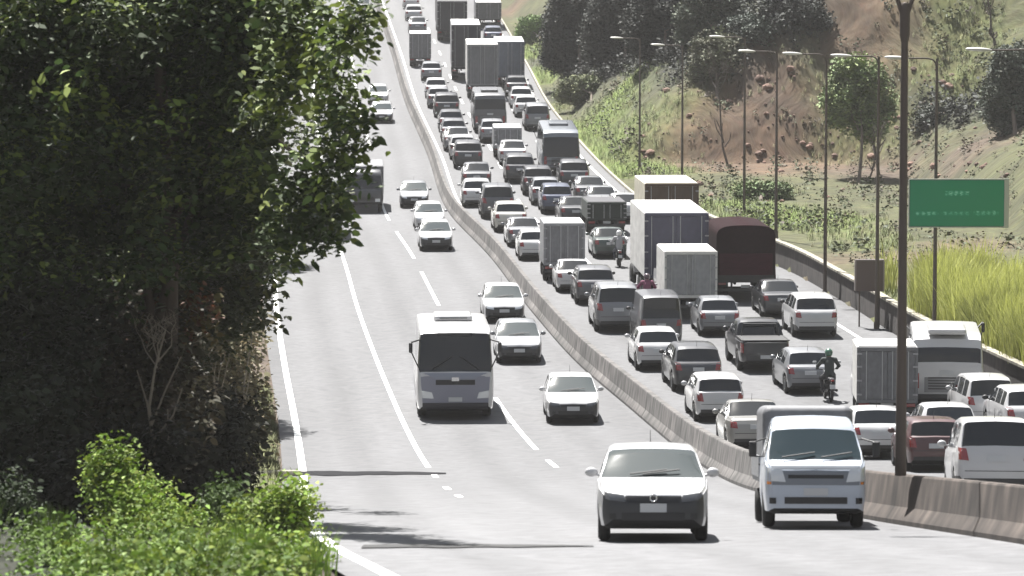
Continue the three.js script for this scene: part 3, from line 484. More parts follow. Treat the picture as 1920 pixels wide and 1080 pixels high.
const CATEGORY = { hatchback: 'car', old_hatch: 'car', sedan: 'car', suv: 'car', minivan: 'minivan', van: 'van', front_hatch: 'car', front_sedan: 'car' };
const OBJECT_NAME = { hatchback: 'hatchback_car', old_hatch: 'hatchback_car', sedan: 'sedan_car', suv: 'suv_car', minivan: 'minivan', van: 'delivery_van', front_hatch: 'hatchback_car', front_sedan: 'sedan_car' };
function car(kind, px, py, paint, label, group, o = {}) {
  const root = thing(OBJECT_NAME[kind], label, CATEGORY[kind], null, group);
  const k = makeCar(root, kind, PAINT[paint], o); if (!o.coming && py < 440) o = { ...o, scale: (o.scale || 1) * 1.09 }; if (o.scale) root.scale.setScalar(o.scale);
  park(root, px, py, k.L * (o.scale || 1), !!o.coming, o.yaw); return root;
}
const GO = 'cars driving towards the viewer on the open carriageway', JAM = 'cars queuing in the traffic jam';
const inc = { coming: true };
// open carriageway, coming towards the viewer
{
  const h = car('front_hatch', 1225, 1018, 'white', 'white hatchback with shade painted dark over its front, nearest car on the open carriageway', GO, { coming: true, yaw: 0.025, mat: { headlight: M.darkLamp } });
  const { P, k } = carParts('front_hatch');
  for (const s of [1, -1]) part('door_handle', rbox(0.02, 0.03, 0.16, s * 0.835, 0.86, k.L / 2 - 2.1, 0.008), M.trim, h);
  part('emblem', (() => { const g = new THREE.TorusGeometry(0.05, 0.012, 6, 18); g.translate(0, 0.67, k.L / 2 + 0.012); return g; })(), M.chrome, h);
  part('chrome_strip', patch(P, 1, rect(-0.42, 0.705, 0.42, 0.72), 0.016, 8, 1), M.chrome, h);
  part('bonnet_crease', merge([-1, 1].map(s => bar(V(s * 0.5, 0.79, k.L / 2 - 0.2), V(s * 0.62, 0.953, k.L / 2 - 0.95), 0.006, 5))), PAINT.white, h);
}
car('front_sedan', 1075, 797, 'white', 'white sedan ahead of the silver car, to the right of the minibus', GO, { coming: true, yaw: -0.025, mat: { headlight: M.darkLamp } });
car('front_sedan', 974, 684, 'silver', 'pale silver sedan with painted front shade just behind the white sedan by the barrier', GO, { coming: true, yaw: -0.04, mat: { headlight: M.darkLamp } });
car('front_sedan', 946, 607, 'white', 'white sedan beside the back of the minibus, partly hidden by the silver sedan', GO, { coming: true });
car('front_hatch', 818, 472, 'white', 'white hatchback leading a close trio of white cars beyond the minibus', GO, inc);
car('hatchback', 806, 434, 'white', 'white car tailing another one closely, middle of the trio beyond the minibus', GO, inc);
car('front_sedan', 777, 391, 'silver', 'silver car with painted front shade, last of the trio, beside the dark truck', GO, inc);
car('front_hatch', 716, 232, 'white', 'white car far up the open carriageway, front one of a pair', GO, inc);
car('hatchback', 709, 197, 'white', 'white car far up the open carriageway, rear one of a pair', GO, inc);
car('hatchback', 680, 26, 'silver', 'tiny silver car at the top of the open carriageway behind leaves', GO, inc);
{ // minibus
  const b = thing('minibus', 'white and blue-grey minibus with large dark windscreen on the open carriageway', 'minibus');
  const o = { L: 6.4, W: 2.52, H: 3.0, front: true, belt: 1.6, wb: 1.58, rb: 1.7, panelMat: std(0.2, 0.22, 0.27, 0.4), bumperMat: std(0.02, 0.02, 0.026, 0.5) };
  makeBus(b, o, PAINT.white);
  const { P } = busShell(o);
  part('lower_panel', patch(P, 1, [[-1.05, 0.5], [1.05, 0.5], [1.12, 1.52], [-1.12, 1.52]], 0.006, 12, 8), std(0.19, 0.195, 0.24, 0.45), b);
  part('destination_sign', patch(P, 1, rect(-0.55, 2.68, 0.55, 2.8), 0.01, 6, 1), M.trim, b);
  part('emblem', patch(P, 1, rect(-0.12, 1.28, 0.12, 1.4), 0.02, 2, 1), M.chrome, b);
  park(b, 854, 789, 6.4, true, -0.045);
}
{ // dark trucks in the outer lane
  const mk = (px, py, w, h, len, bm, pt, label) => { const t = thing('box_truck', label, 'truck', null, 'trucks coming down the open carriageway'), o = { w, h, len, floor: 0.95 }; const r = makeTruck(t, o, BOX[bm], PAINT[pt]); park(t, px, py, r.L, true); };
  mk(684, 400, 2.2, 2.55, 5, 'grey', 'dark', 'dark green-grey truck coming down beside the overhanging leaves');
  mk(603, 452, 2.3, 2.7, 5, 'green', 'green', 'dark truck in the outer lane mostly hidden behind leaves');
}
{ // small cab-over pickup truck beside the barrier
  const t = thing('flatbed_truck', 'small white cab-over flatbed truck with bluish front passing close to the barrier', 'truck');
  const W = 1.7, L = 4.7, z0 = L / 2, cl = 1.75;
  const k = { L: cl, W, wheels: [0.95], r: 0.3, sill: 0.25, nose: 0.3, tumble: 0.2, belt: 1.13, prof: [[0, 0.7], [0.03, 0.98], [0.12, 1.08], [0.24, 1.15], [0.84, 1.76], [1.05, 1.84], [1.3, 1.88], [cl - 0.1, 1.88], [cl - 0.02, 1.82], [cl, 1.4]], plan: [[0, 0.84], [0.04, 0.91], [0.16, 0.97], [0.4, 1], [cl, 1]], ws: [0.24, 0.74], rw: null, side: [[0.62, 1.5]] };
  k.cuts = [0.24, 0.74, 0.62, 1.5]; const tg = carTag(k); k.tag = tg;
  const { parts, P } = shellOf(k), dz = z0 - cl / 2, sh = g => g.translate(0, 0, dz);
  const matOf = { body: PAINT.pale, windshield: phys(0.018, 0.028, 0.032, 0.05, 0, { ior: 1.5 }), side_window: M.glass, underbody: M.under };
  for (const q in parts) part(q === 'body' ? 'cab' : nm(q), sh(parts[q]), matOf[nm(q)], t);
  for (const s of [1, -1]) {
    part('headlight', sh(patch(P, 1, [[s * 0.5, 0.78], [s * 0.8, 0.8], [s * 0.8, 1.02], [s * 0.56, 0.99]], 0.014)), M.lamp, t);
    part('indicator', sh(patch(P, 1, [[s * 0.74, 0.74], [s * 0.81, 0.74], [s * 0.81, 0.79], [s * 0.74, 0.785]], 0.016, 2, 1)), M.amber, t);
    part('fog_lamp', sh(patch(P, 1, rect(s * 0.66, 0.42, s * 0.77, 0.52), 0.012, 2, 2)), M.grille, t);
    part('mirror', merge([rbox(0.13, 0.26, 0.05, s * 1.03, 1.32, z0 - 0.42, 0.03, 3), bar(V(s * 0.84, 1.2, z0 - 0.5), V(s * 1.0, 1.2, z0 - 0.42), 0.014, 6), bar(V(s * 0.8, 1.5, z0 - 0.62), V(s * 1.0, 1.44, z0 - 0.42), 0.014, 6)]), M.trim, t);
    part('door_handle', rbox(0.025, 0.035, 0.14, s * 0.875, 1.05, z0 - 1.4, 0.01), M.trim, t);
  }
  part('grille', sh(patch(P, 1, rect(-0.46, 0.84, 0.46, 0.9), 0.012, 6, 2)), M.grille, t);
  part('nose_panel', sh(patch(P, 1, [[-0.72, 0.73], [0.72, 0.73], [0.74, 1.05], [-0.74, 1.05]], 0.006, 12, 6)), PAINT.steel, t);
  part('air_intake', sh(patch(P, 1, rect(-0.52, 0.42, 0.52, 0.53), 0.012, 6, 2)), M.grille, t);
  part('licence_plate', sh(patch(P, 1, rect(-0.2, 0.56, 0.2, 0.68), 0.018, 2, 1)), M.plate, t);
  part('wiper', merge([bar(V(-0.55, 1.19, z0 - 0.22), V(0.0, 1.27, z0 - 0.31), 0.012, 5), bar(V(0.1, 1.19, z0 - 0.22), V(0.62, 1.27, z0 - 0.31), 0.012, 5)]), M.trim, t);
  part('flatbed', merge([rbox(1.7, 0.1, 2.8, 0, 0.78, -0.93, 0.02), rbox(1.72, 0.38, 0.05, 0, 1.0, -2.33, 0.015)]), BOX.silver, t);
  for (const s of [1, -1]) part('side_board', rbox(0.05, 0.38, 2.78, s * 0.84, 1.0, -0.93, 0.015), BOX.silver, t);
  part('tarpaulin', rbox(1.56, 1.2, 2.4, 0, 1.45, -1.05, 0.16, 4), BOX.grey, t);
  part('chassis', merge([box(0.1, 0.16, 4.2, -0.4, 0.56, -0.1), box(0.1, 0.16, 4.2, 0.4, 0.56, -0.1), box(1.4, 0.3, 1.2, 0, 0.5, 1.3)]), M.chassis, t);
  for (const s of [1, -1]) { addWheel(t, s * 0.74, 0.31, z0 - 0.95, 0.2, true); addWheel(t, s * 0.72, 0.3, -1.3, 0.24, true); }
  park(t, 1530, 993, L, true, 0.025);
}

// the jammed carriageway, lane beside the barrier, from the nearest back
car('hatchback', 1650, 862, 'white', 'white car half hidden behind the flatbed truck, beside the lamp post', JAM, { scale: 0.98 });
car('sedan', 1420, 850, 'beige', 'pale grey sedan with dark rear window right behind the barrier, left of the flatbed truck', JAM);
car('old_hatch', 1351, 793, 'white', 'white old hatchback with grey tailgate beside the barrier, before the pale sedan', JAM, { scale: 1.03 });
car('suv', 1310, 738, 'dark', 'dark grey car with black rear, between two white hatchbacks in the barrier lane', JAM, { scale: 0.97 });
car('hatchback', 1236, 697, 'white', 'white hatchback with broad bright roof and grey rear behind the barrier', JAM);
car('van', 1240, 655, 'grey', 'grey van with flat plain back, wedged beside the silver minivan', JAM, { scale: 0.9 });
car('minivan', 1160, 625, 'silver', 'silver minivan with wide rear window close to the barrier', JAM, { scale: 1.06 });
car('suv', 1117, 573, 'grey', 'dark grey car with pale roof behind the silver minivan', JAM, { scale: 0.97 });
car('sedan', 1077, 550, 'white', 'white sedan half covered by the dark grey car with pale roof', JAM, { scale: 0.95 });
car('hatchback', 1004, 490, 'white', 'white hatchback squeezed against the small box truck near the barrier bend', JAM);
car('sedan', 983, 465, 'silver', 'silver sedan just past the small box truck, second behind it', JAM);
car('hatchback', 958, 437, 'cream', 'cream white hatchback at the barrier bend, ahead of the silver sedan', JAM);
car('minivan', 934, 412, 'grey', 'grey minivan with pale roof at the barrier bend', JAM);
car('hatchback', 895, 390, 'white', 'white hatchback close to the barrier, left of the grey minivan', JAM);
car('sedan', 894, 357, 'grey', 'grey sedan with dark rear window in the barrier lane up the bend', JAM);
car('suv', 878, 318, 'dark', 'dark car in the barrier lane, third below the dark pair up the road', JAM);
car('sedan', 857, 285, 'silver', 'silver sedan between dark cars high in the barrier lane', JAM);
car('hatchback', 846, 250, 'dark', 'dark hatchback directly below the wide dark SUV in the barrier lane', JAM);
car('suv', 838, 222, 'black', 'wide black SUV with bright roof edge high in the barrier lane', JAM, { scale: 1.02 });
car('hatchback', 818, 186, 'white', 'white hatchback above the wide black SUV', JAM);
car('hatchback', 809, 153, 'silver', 'silver hatchback just below the grey box truck high in the barrier lane', JAM);
car('sedan', 783, 64, 'silver', 'silver sedan above the grey box truck in the barrier lane', JAM);
car('hatchback', 776, 40, 'white', 'second white car from the top end of the barrier lane', JAM);
car('hatchback', 771, 18, 'white', 'white car at the very top of the barrier lane', JAM);
car('hatchback', 823, 204, 'silver', 'silver hatchback between a white one and the wide black SUV high in the barrier lane', JAM);
car('hatchback', 851, 268, 'grey', 'grey hatchback between the dark hatchback and a silver sedan high in the barrier lane', JAM);
car('hatchback', 868, 301, 'white', 'white hatchback just above a dark car in the barrier lane', JAM);
car('hatchback', 978, 204, 'white', 'white hatchback right below the dark car behind the blue-grey box truck', JAM);
car('sedan', 1130, 402, 'silver', 'silver sedan at the roadside right above two white cars', JAM, { scale: 0.95 });
// middle lane
car('hatchback', 1350, 632, 'silver', 'silver hatchback with pale blue roof below the white box truck', JAM);
car('hatchback', 1520, 741, 'silver', 'silver hatchback with white roof beside the black pickup, close to a motorcyclist', JAM);
car('sedan', 1145, 486, 'green', 'dark green car ahead of the white-helmeted motorcyclist', JAM);
car('sedan', 1080, 424, 'dark', 'dark sedan with white roof behind the open green truck', JAM, { scale: 0.96 });
car('suv', 1045, 403, 'blue', 'dark blue SUV in the middle lane next to a silver hatchback', JAM, { scale: 0.95 });
car('hatchback', 1024, 386, 'silver', 'silver hatchback in the middle lane between two dark SUVs', JAM, { scale: 0.98 });
car('suv', 1009, 368, 'black', 'black SUV in the middle lane above the silver hatchback', JAM, { scale: 0.97 });
car('suv', 975, 345, 'dark', 'dark SUV with small bright roof, alone in the middle lane', JAM);
car('sedan', 962, 312, 'white', 'white sedan tucked below the little grey box truck', JAM);
car('hatchback', 924, 269, 'silver', 'silver hatchback below the square grey bus in the middle lane', JAM);
// lane beside the grass
car('minivan', 1868, 938, 'white', 'white minivan with tall black rear window, nearest in the jam', JAM, { scale: 1.0, yaw: 0.06 });
car('old_hatch', 1756, 886, 'red', 'dark red old hatchback with whitish roof edge behind the lamp post', JAM);
car('hatchback', 1785, 857, 'white', 'white car peeping above the dark red hatchback', JAM);
car('suv', 1940, 832, 'white', 'white car cut by the picture edge, beside the little white van', JAM);
car('minivan', 1860, 806, 'white', 'little white van with square black rear window in front of the bus', JAM, { scale: 0.92 });
car('suv', 1531, 635, 'white', 'white SUV near the dark wall, below the dark sedan', JAM);
car('sedan', 1467, 597, 'dark', 'dark sedan with pale roof beside the round-topped wine red truck', JAM);
car('sedan', 1176, 420, 'white', 'white sedan at the roadside beside the open green truck', JAM);
car('hatchback', 1130, 424, 'white', 'white hatchback between the dark sedan and the roadside white sedan', JAM, { scale: 0.95 });
car('sedan', 1107, 385, 'grey', 'grey sedan with bright roof by the roadside grass', JAM);
car('suv', 1077, 357, 'dark', 'dark SUV right behind the big roadside coach', JAM);
car('minivan', 1008, 246, 'silver', 'silver minivan just above the big roadside coach', JAM);
car('hatchback', 987, 221, 'white', 'white hatchback in the roadside lane above the silver minivan', JAM);
car('hatchback', 969, 181, 'dark', 'dark car at the heel of the blue-grey box truck', JAM);
car('hatchback', 925, 82, 'blue', 'small dark blue car above the blue-grey box truck', JAM);

// trucks of the jam
function truck(px, py, o, bm, pt, label, name = 'box_truck') {
  const t = thing(name, label, 'truck', null, 'trucks queuing in the traffic jam'); for (const k of ['door', 'frame', 'roof', 'bumper']) if (typeof o[k] === 'string') o[k] = BOX[o[k]];
  const r = makeTruck(t, o, BOX[bm], PAINT[pt]); park(t, px, py, r.L, false, o.yaw); return t;
}
truck(1663, 800, { w: 1.92, h: 2.52, len: 3, floor: 0.75, wr: 0.34, door: 'grey', frame: 'grey', yaw: 0.05 }, 'white', 'white', 'whitish box truck with grey back standing behind the lamp post', 'box_truck');
truck(1295, 600, { w: 2.18, h: 2.82, len: 3.6, floor: 0.9, door: 'silver', frame: 'white' }, 'white', 'white', 'white box truck with two grey rear doors between trailer and wine red truck');
truck(1268, 571, { w: 2.75, h: 3.92, len: 8, floor: 1.15, axles: 3, door: 'navy', frame: 'navy', wr: 0.5 }, 'white', 'white', 'tall white trailer with slate blue back, biggest truck in the jam', 'trailer_truck');
truck(1398, 567, { w: 2.5, h: 3.3, len: 4.8, round: true, door: 'flap', wr: 0.48 }, 'wine', 'wine', 'round-topped truck under a wine red and black tarpaulin', 'tarpaulin_truck');
truck(1259, 500, { w: 2.6, h: 4.0, len: 6, door: 'brown', frame: 'brown', roof: 'cream', axles: 2 }, 'cream', 'white', 'tall truck with brown back and cream roof rising above the white trailer');
truck(1058, 530, { w: 1.9, h: 2.72, len: 3.4, floor: 0.8, wr: 0.36, door: 'grey', frame: 'silver', roof: 'white' }, 'silver', 'white', 'small grey box truck right at the barrier bend');
truck(1138, 441, { w: 2.1, h: 1.75, len: 4, floor: 0.8, wr: 0.4, door: 'green', frame: 'green', roof: 'dark' }, 'green', 'green', 'low dark green truck with loaded back in the middle lane');
truck(952, 298, { w: 1.9, h: 2.1, len: 3, floor: 0.7, wr: 0.34, door: 'grey', frame: 'silver', roof: 'white' }, 'silver', 'white', 'little grey box truck in the middle lane below the square grey bus');
truck(905, 186, { w: 2.5, h: 4.4, len: 6.5, floor: 1.1, door: 'grey', frame: 'silver', roof: 'white' }, 'white', 'white', 'tall white box truck with bright roof and grey back up the road');
truck(874, 152, { w: 2.5, h: 4.8, len: 7, floor: 1.1, door: 'dark', frame: 'dark', roof: 'white' }, 'silver', 'white', 'white-roofed truck with black back behind the tall white box truck');
truck(848, 78, { w: 2.9, h: 3.9, len: 11, floor: 1.1, axles: 2, door: 'dark', frame: 'dark' }, 'dark', 'grey', 'long dark grey truck at the top end of the middle lane');
truck(956, 166, { w: 2.45, h: 3.9, len: 6, door: 'blue', frame: 'blue', roof: 'white', ribs: true }, 'blue', 'grey', 'blue-grey box truck in the roadside lane up the road');
truck(916, 55, { w: 2.6, h: 2.7, len: 6, door: 'grey', frame: 'grey', roof: 'white' }, 'grey', 'white', 'grey truck with pale roof at the top of the roadside lane');
truck(788, 126, { w: 1.95, h: 3.0, len: 3.6, floor: 0.8, wr: 0.36, door: 'grey', frame: 'grey', roof: 'white' }, 'grey', 'white', 'grey box truck high in the barrier lane');
{ // coaches seen from behind
  const mk = (px, py, o, paint, label, yaw) => { const b = thing('coach', label, 'bus', null, 'buses queuing in the traffic jam'); makeBus(b, o, PAINT[paint]); park(b, px, py, o.L, false, yaw); return b; };
  mk(1775, 771, { L: 6, W: 2.46, H: 2.52, belt: 1.4, wb: 1.4, rb: 1.62, rearWin: true, hatchMat: PAINT.silver }, 'white', 'white coach with dark rear window beside the dark wall, behind the lamp post', 0.095);
  mk(1052, 330, { L: 9.5, W: 2.5, H: 2.92, belt: 1.5, wb: 1.4, rb: 1.2, rearWin: true, hatchMat: BOX.navy }, 'steel', 'big coach with dark bluish rear and pale roof in the roadside lane');
  mk(919, 250, { L: 7, W: 2.45, H: 2.9, belt: 1.5, wb: 1.4, rb: 1.75, rearWin: true, hatchMat: BOX.grey }, 'grey', 'square grey bus with white roof edge in the middle lane');
}
{ // black pickup with open bed
  const t = thing('pickup_truck', 'black pickup with closed tailgate in the middle lane', 'pickup'), L = 5.1, W = 1.84;
  const k = { L, W, wheels: [0.9, 3.95], r: 0.36, sill: 0.34, nose: 0.42, tumble: 0.26, belt: 1.1, prof: [[0, 0.75], [0.04, 0.92], [0.15, 1.02], [0.6, 1.09], [1.15, 1.15], [1.8, 1.62], [2.1, 1.72], [2.9, 1.73], [3.2, 1.66], [3.4, 1.15], [5.0, 1.14], [5.07, 1.1], [5.1, 0.7]], plan: std4(L, 1), ws: [1.15, 1.8], rw: [3.2, 3.4], side: [[1.45, 2.3], [2.38, 3.05]] };
  k.cuts = [...k.ws, ...k.rw, ...k.side.flat()]; k.tag = carTag(k);
  const { parts, P } = shellOf(k), m = { body: PAINT.black, windshield: M.windscreen, rear_window: M.glass, side_window: M.glass, underbody: M.under };
  for (const q in parts) part(nm(q), parts[q], m[nm(q)], t);
  part('bed_cover', rbox(1.62, 0.05, 1.6, 0, 1.165, L / 2 - 4.22, 0.02), M.trim, t);
  part('tailgate', patch(P, -1, rect(-0.78, 0.72, 0.78, 1.08), 0.012, 8, 3), PAINT.black, t);
  for (const s of [1, -1]) { part('tail_light', patch(P, -1, rect(s * 0.8, 0.72, s * 0.88, 1.06), 0.012, 2, 3), M.red, t); part('bed_rail', rbox(0.06, 0.05, 1.6, s * 0.84, 1.17, L / 2 - 4.22, 0.02), M.trim, t); const g = new THREE.SphereGeometry(1, 10, 8); g.scale(0.11, 0.1, 0.06); g.translate(s * 1.02, 1.24, L / 2 - 1.5); part('mirror', g, PAINT.black, t); }
  part('roll_bar', merge([bar(V(-0.7, 1.15, -1.0), V(-0.6, 1.6, -0.85), 0.03), bar(V(0.7, 1.15, -1.0), V(0.6, 1.6, -0.85), 0.03), bar(V(-0.6, 1.6, -0.85), V(0.6, 1.6, -0.85), 0.03)]), M.trim, t);
  part('licence_plate', patch(P, -1, rect(-0.2, 0.52, 0.2, 0.65), 0.03, 2, 1), M.plate, t); part('bumper', patch(P, -1, rect(-0.8, 0.46, 0.8, 0.66), 0.02, 8, 2), M.bumperAndShadeGrey, t);
  for (const w of k.wheels) for (const s of [1, -1]) addWheel(t, s * (W / 2 - 0.13), 0.36, L / 2 - w, 0.24, false);
  park(t, 1436, 700, L, false);
}

// ------------------------------------------------------------ motorcycles and riders
function motorcycle(px, py, paint, label) {
  const t = thing('motorcycle', label, 'motorcycle', null, 'motorcycles filtering through the jam');
  for (const z of [0.62, -0.62]) { const g = new THREE.Group(); g.name = 'wheel'; g.position.set(0, 0.3, z); t.add(g); const ty = new THREE.TorusGeometry(0.25, 0.05, 8, 24); ty.rotateY(Math.PI / 2); part('tyre', ty, M.rubber, g); const sp = []; for (let i = 0; i < 5; i++) { const a = i * Math.PI * 0.4; sp.push(bar(V(0, 0, 0), V(0, 0.22 * Math.cos(a), 0.22 * Math.sin(a)), 0.016, 5)); } part('spokes', merge(sp), M.rim, g); }
  const tank = new THREE.SphereGeometry(1, 14, 10); tank.scale(0.14, 0.14, 0.27); tank.translate(0, 0.84, 0.17); part('tank', tank, PAINT[paint], t);
  part('seat', rbox(0.24, 0.1, 0.66, 0, 0.79, -0.36, 0.05, 3), M.trim, t);
  part('tail', rbox(0.18, 0.12, 0.26, 0, 0.78, -0.74, 0.05, 3), PAINT[paint], t); part('tail_light', rbox(0.12, 0.06, 0.04, 0, 0.76, -0.88, 0.015), M.red, t);
  part('rear_fender', rbox(0.14, 0.26, 0.03, 0, 0.56, -0.92, 0.01), M.trim, t); part('licence_plate', rbox(0.19, 0.15, 0.012, 0, 0.56, -0.945, 0.004), M.plate, t);
  part('engine', merge([rbox(0.26, 0.3, 0.4, 0, 0.44, 0.05, 0.06, 3), rbox(0.2, 0.14, 0.22, 0, 0.62, 0.14, 0.04)]), M.chassis, t);
  part('frame', merge([bar(V(0, 0.95, 0.38), V(0, 0.45, 0.3), 0.03), bar(V(0, 0.88, 0.35), V(0, 0.7, -0.6), 0.025), bar(V(0.1, 0.3, -0.62), V(0.1, 0.42, 0), 0.02), bar(V(-0.1, 0.3, -0.62), V(-0.1, 0.42, 0), 0.02)]), M.chassis, t);
  part('fork', merge([1, -1].map(s => bar(V(s * 0.09, 0.3, 0.62), V(s * 0.09, 0.98, 0.38), 0.025))), M.galv, t);
  part('handlebar', merge([bar(V(-0.36, 1.04, 0.24), V(-0.1, 1.0, 0.38), 0.015), bar(V(0.36, 1.04, 0.24), V(0.1, 1.0, 0.38), 0.015), bar(V(-0.1, 1.0, 0.38), V(0.1, 1.0, 0.38), 0.015)]), M.chassis, t);
  for (const s of [1, -1]) { part('mirror', merge([rbox(0.13, 0.08, 0.03, s * 0.42, 1.26, 0.3, 0.025, 3), bar(V(s * 0.28, 1.03, 0.28), V(s * 0.4, 1.23, 0.3), 0.008, 5)]), M.galv, t); part('exhaust', bar(V(s * 0.14, 0.36, 0.05), V(s * 0.17, 0.42, -0.75), 0.04, 10, 0.05), M.chrome, t); }
  part('headlight', (() => { const g = new THREE.SphereGeometry(0.1, 12, 8); g.translate(0, 0.9, 0.5); return g; })(), M.lamp, t);
  park(t, px, py, 1.9, false); return t;
}
function riderMesh(jacket, trousers) { // one continuous body, seated and holding the bars, facing +z
  const n = 84, size = 1.55, mc = new MarchingCubes(n, new THREE.MeshStandardMaterial(), false, false, 60000); mc.isolation = 0;
  const J = { pel: [0, 0.9, -0.3], chest: [0, 1.27, -0.2], neck: [0, 1.46, -0.14], head: [0, 1.58, -0.1] }, bones = [[J.pel, J.chest, 0.155, 0.165, 0], [J.chest, J.neck, 0.15, 0.07, 0], [J.neck, J.head, 0.06, 0.085, 2]];
  for (const s of [1, -1]) { const sh = [s * 0.2, 1.39, -0.17], el = [s * 0.36, 1.17, -0.02], wr = [s * 0.34, 1.07, 0.19], hip = [s * 0.1, 0.88, -0.28], kn = [s * 0.21, 0.74, 0.14], an = [s * 0.19, 0.36, -0.06], toe = [s * 0.2, 0.32, 0.14]; bones.push([[0, 1.38, -0.17], sh, 0.1, 0.085, 0], [sh, el, 0.075, 0.058, 0], [el, wr, 0.056, 0.042, 0], [wr, [s * 0.335, 1.055, 0.25], 0.042, 0.045, 3], [hip, kn, 0.115, 0.078, 1], [kn, an, 0.074, 0.05, 1], [an, toe, 0.052, 0.042, 3]); for (let f = 0; f < 4; f++) bones.push([[s * (0.305 + f * 0.022), 1.06, 0.25], [s * (0.3 + f * 0.022), 1.03, 0.29], 0.012, 0.011, 3]); bones.push([[s * 0.3, 1.06, 0.22], [s * 0.28, 1.03, 0.25], 0.013, 0.011, 3]); }
  const C = [0, 0.92, 0], dist = (p, b) => { const [A, B, ra, rb] = b; const ab = [B[0] - A[0], B[1] - A[1], B[2] - A[2]], ap = [p[0] - A[0], p[1] - A[1], p[2] - A[2]]; const t = clamp((ab[0] * ap[0] + ab[1] * ap[1] + ab[2] * ap[2]) / (ab[0] ** 2 + ab[1] ** 2 + ab[2] ** 2), 0, 1); return Math.hypot(ap[0] - ab[0] * t, ap[1] - ab[1] * t, ap[2] - ab[2] * t) - mix(ra, rb, t); };
  for (let z = 0; z < n; z++) for (let y = 0; y < n; y++) for (let x = 0; x < n; x++) { const p = [x, y, z].map((v, i) => (v - n / 2) / (n / 2) * size / 2 + C[i]); let d = 9; for (const b of bones) { const e = dist(p, b); if (e < 0.3) { const k = 0.03, h = clamp(0.5 + 0.5 * (d - e) / k, 0, 1); d = mix(d, e, h) - k * h * (1 - h); } else d = Math.min(d, e); } mc.field[x + y * n + z * n * n] = -d; }
  mc.update();
  const cnt = mc.count ?? mc.geometry.drawRange.count, P = new Float32Array(cnt * 3), N = new Float32Array(cnt * 3), col = new Float32Array(cnt * 3), cols = [jacket, trousers, [0.28, 0.17, 0.12], [0.02, 0.02, 0.022]];
  for (let i = 0; i < cnt; i++) { const p = [0, 1, 2].map(k => mc.positionArray[i * 3 + k] * size / 2 + C[k]); P.set(p, i * 3); N.set([0, 1, 2].map(k => mc.normalArray[i * 3 + k]), i * 3); let best = 9, bi = 0; for (const b of bones) { const e = dist(p, b); if (e < best) { best = e; bi = b[4]; } } col.set(cols[bi], i * 3); }
  const g = new THREE.BufferGeometry(); g.setAttribute('position', new THREE.BufferAttribute(P, 3)); g.setAttribute('normal', new THREE.BufferAttribute(N, 3)); g.setAttribute('color', new THREE.BufferAttribute(col, 3)); return g;
}
function rider(bike, jacket, trousers, helmet, label) {
  const t = thing('person', label, 'person', null, 'motorcycle riders in the jam'); t.position.copy(bike.position); t.quaternion.copy(bike.quaternion);
  part('body', riderMesh(jacket, trousers), new THREE.MeshStandardMaterial({ vertexColors: true, roughness: 0.8 }), t);
  const h = new THREE.SphereGeometry(1, 20, 16); h.scale(0.135, 0.15, 0.155); h.translate(0, 1.62, -0.09); const chin = new THREE.SphereGeometry(1, 14, 10); chin.scale(0.105, 0.08, 0.1); chin.translate(0, 1.53, -0.01);
  const hm = part('helmet', merge([h, chin]), phys(helmet[0], helmet[1], helmet[2], 0.3, 0, { clearcoat: 1 }), t);
  const v = new THREE.SphereGeometry(1, 16, 8, Math.PI * 0.15, Math.PI * 0.7, Math.PI * 0.36, Math.PI * 0.2); v.scale(0.14, 0.154, 0.16); v.translate(0, 1.62, -0.088); part('visor', v, M.glass, hm);
}
rider(motorcycle(1163, 503, 'dark', 'dark motorcycle filtering past the white trailer behind the green car'), [0.3, 0.3, 0.31], [0.04, 0.045, 0.06], [0.62, 0.62, 0.62], 'rider in a pale jacket and white helmet beside the white trailer');
rider(motorcycle(1216, 596, 'black', 'black motorcycle between the silver minivan and the box truck'), [0.14, 0.035, 0.075], [0.02, 0.02, 0.03], [0.05, 0.02, 0.035], 'rider in a maroon jacket above the silver minivan');
rider(motorcycle(1561, 757, 'dark', 'dark motorcycle with a tail plate next to the silver hatchback'), [0.025, 0.032, 0.03], [0.03, 0.03, 0.032], [0.03, 0.1, 0.06], 'rider in black with a green helmet beside the silver hatchback');

// ------------------------------------------------------------ street lamps, signs, drain
const poleMat = std(0.085, 0.068, 0.058, 0.7, 0.2), headMat = std(0.4, 0.39, 0.36, 0.45, 0.1);
const LAMPS = [[1200, 29, 72, 'at the far end of the lamp row'], [1280, 31, 85, 'second from the far end of the row'], [1397, 35, 70, 'third from the far end of the row'], [1457, 38, 97, 'rising behind the round-topped wine red truck'], [1550, 43, 102, 'just left of the small brown sign'], [1648, 47, 106, 'behind the small brown sign'], [1757, 51, 110, 'carrying the green road sign'], [1952, 57, 95, 'with only its lamp head in view at the edge']];
LAMPS.forEach(([px, s, py, where]) => {
  const top = at(px, py, s), d = -top.z, gy = groundY(top.x, d), t = thing('street_lamp', 'thin brown street lamp ' + where, 'street lamp', V(top.x, gy, top.z), 'street lamps along the grass side');
  const H = top.y - gy, arm = px > 1900 ? 1.6 : 1.05;
  const pts = [[0, 0.12], [0.4, 0.115], [0.42, 0.085], [H - 0.8, 0.05], [H, 0.045]].map(([y, r]) => new THREE.Vector2(r, y)); part('pole', new THREE.LatheGeometry(pts, 10), poleMat, t);
  part('arm', new THREE.TubeGeometry(new THREE.CatmullRomCurve3([V(0, H - 0.4, 0), V(-0.12, H - 0.06, 0), V(-arm, H + 0.02, 0)]), 10, 0.035, 6), poleMat, t);
  const hd = new THREE.SphereGeometry(1, 14, 10); hd.scale(0.45, 0.07, 0.15); hd.rotateZ(-0.05); hd.translate(-arm - 0.45, H + 0.04, 0); part('lamp_head', hd, headMat, t);
  part('base_plate', box(0.36, 0.03, 0.36, 0, 0.03, 0), M.galv, t);
});
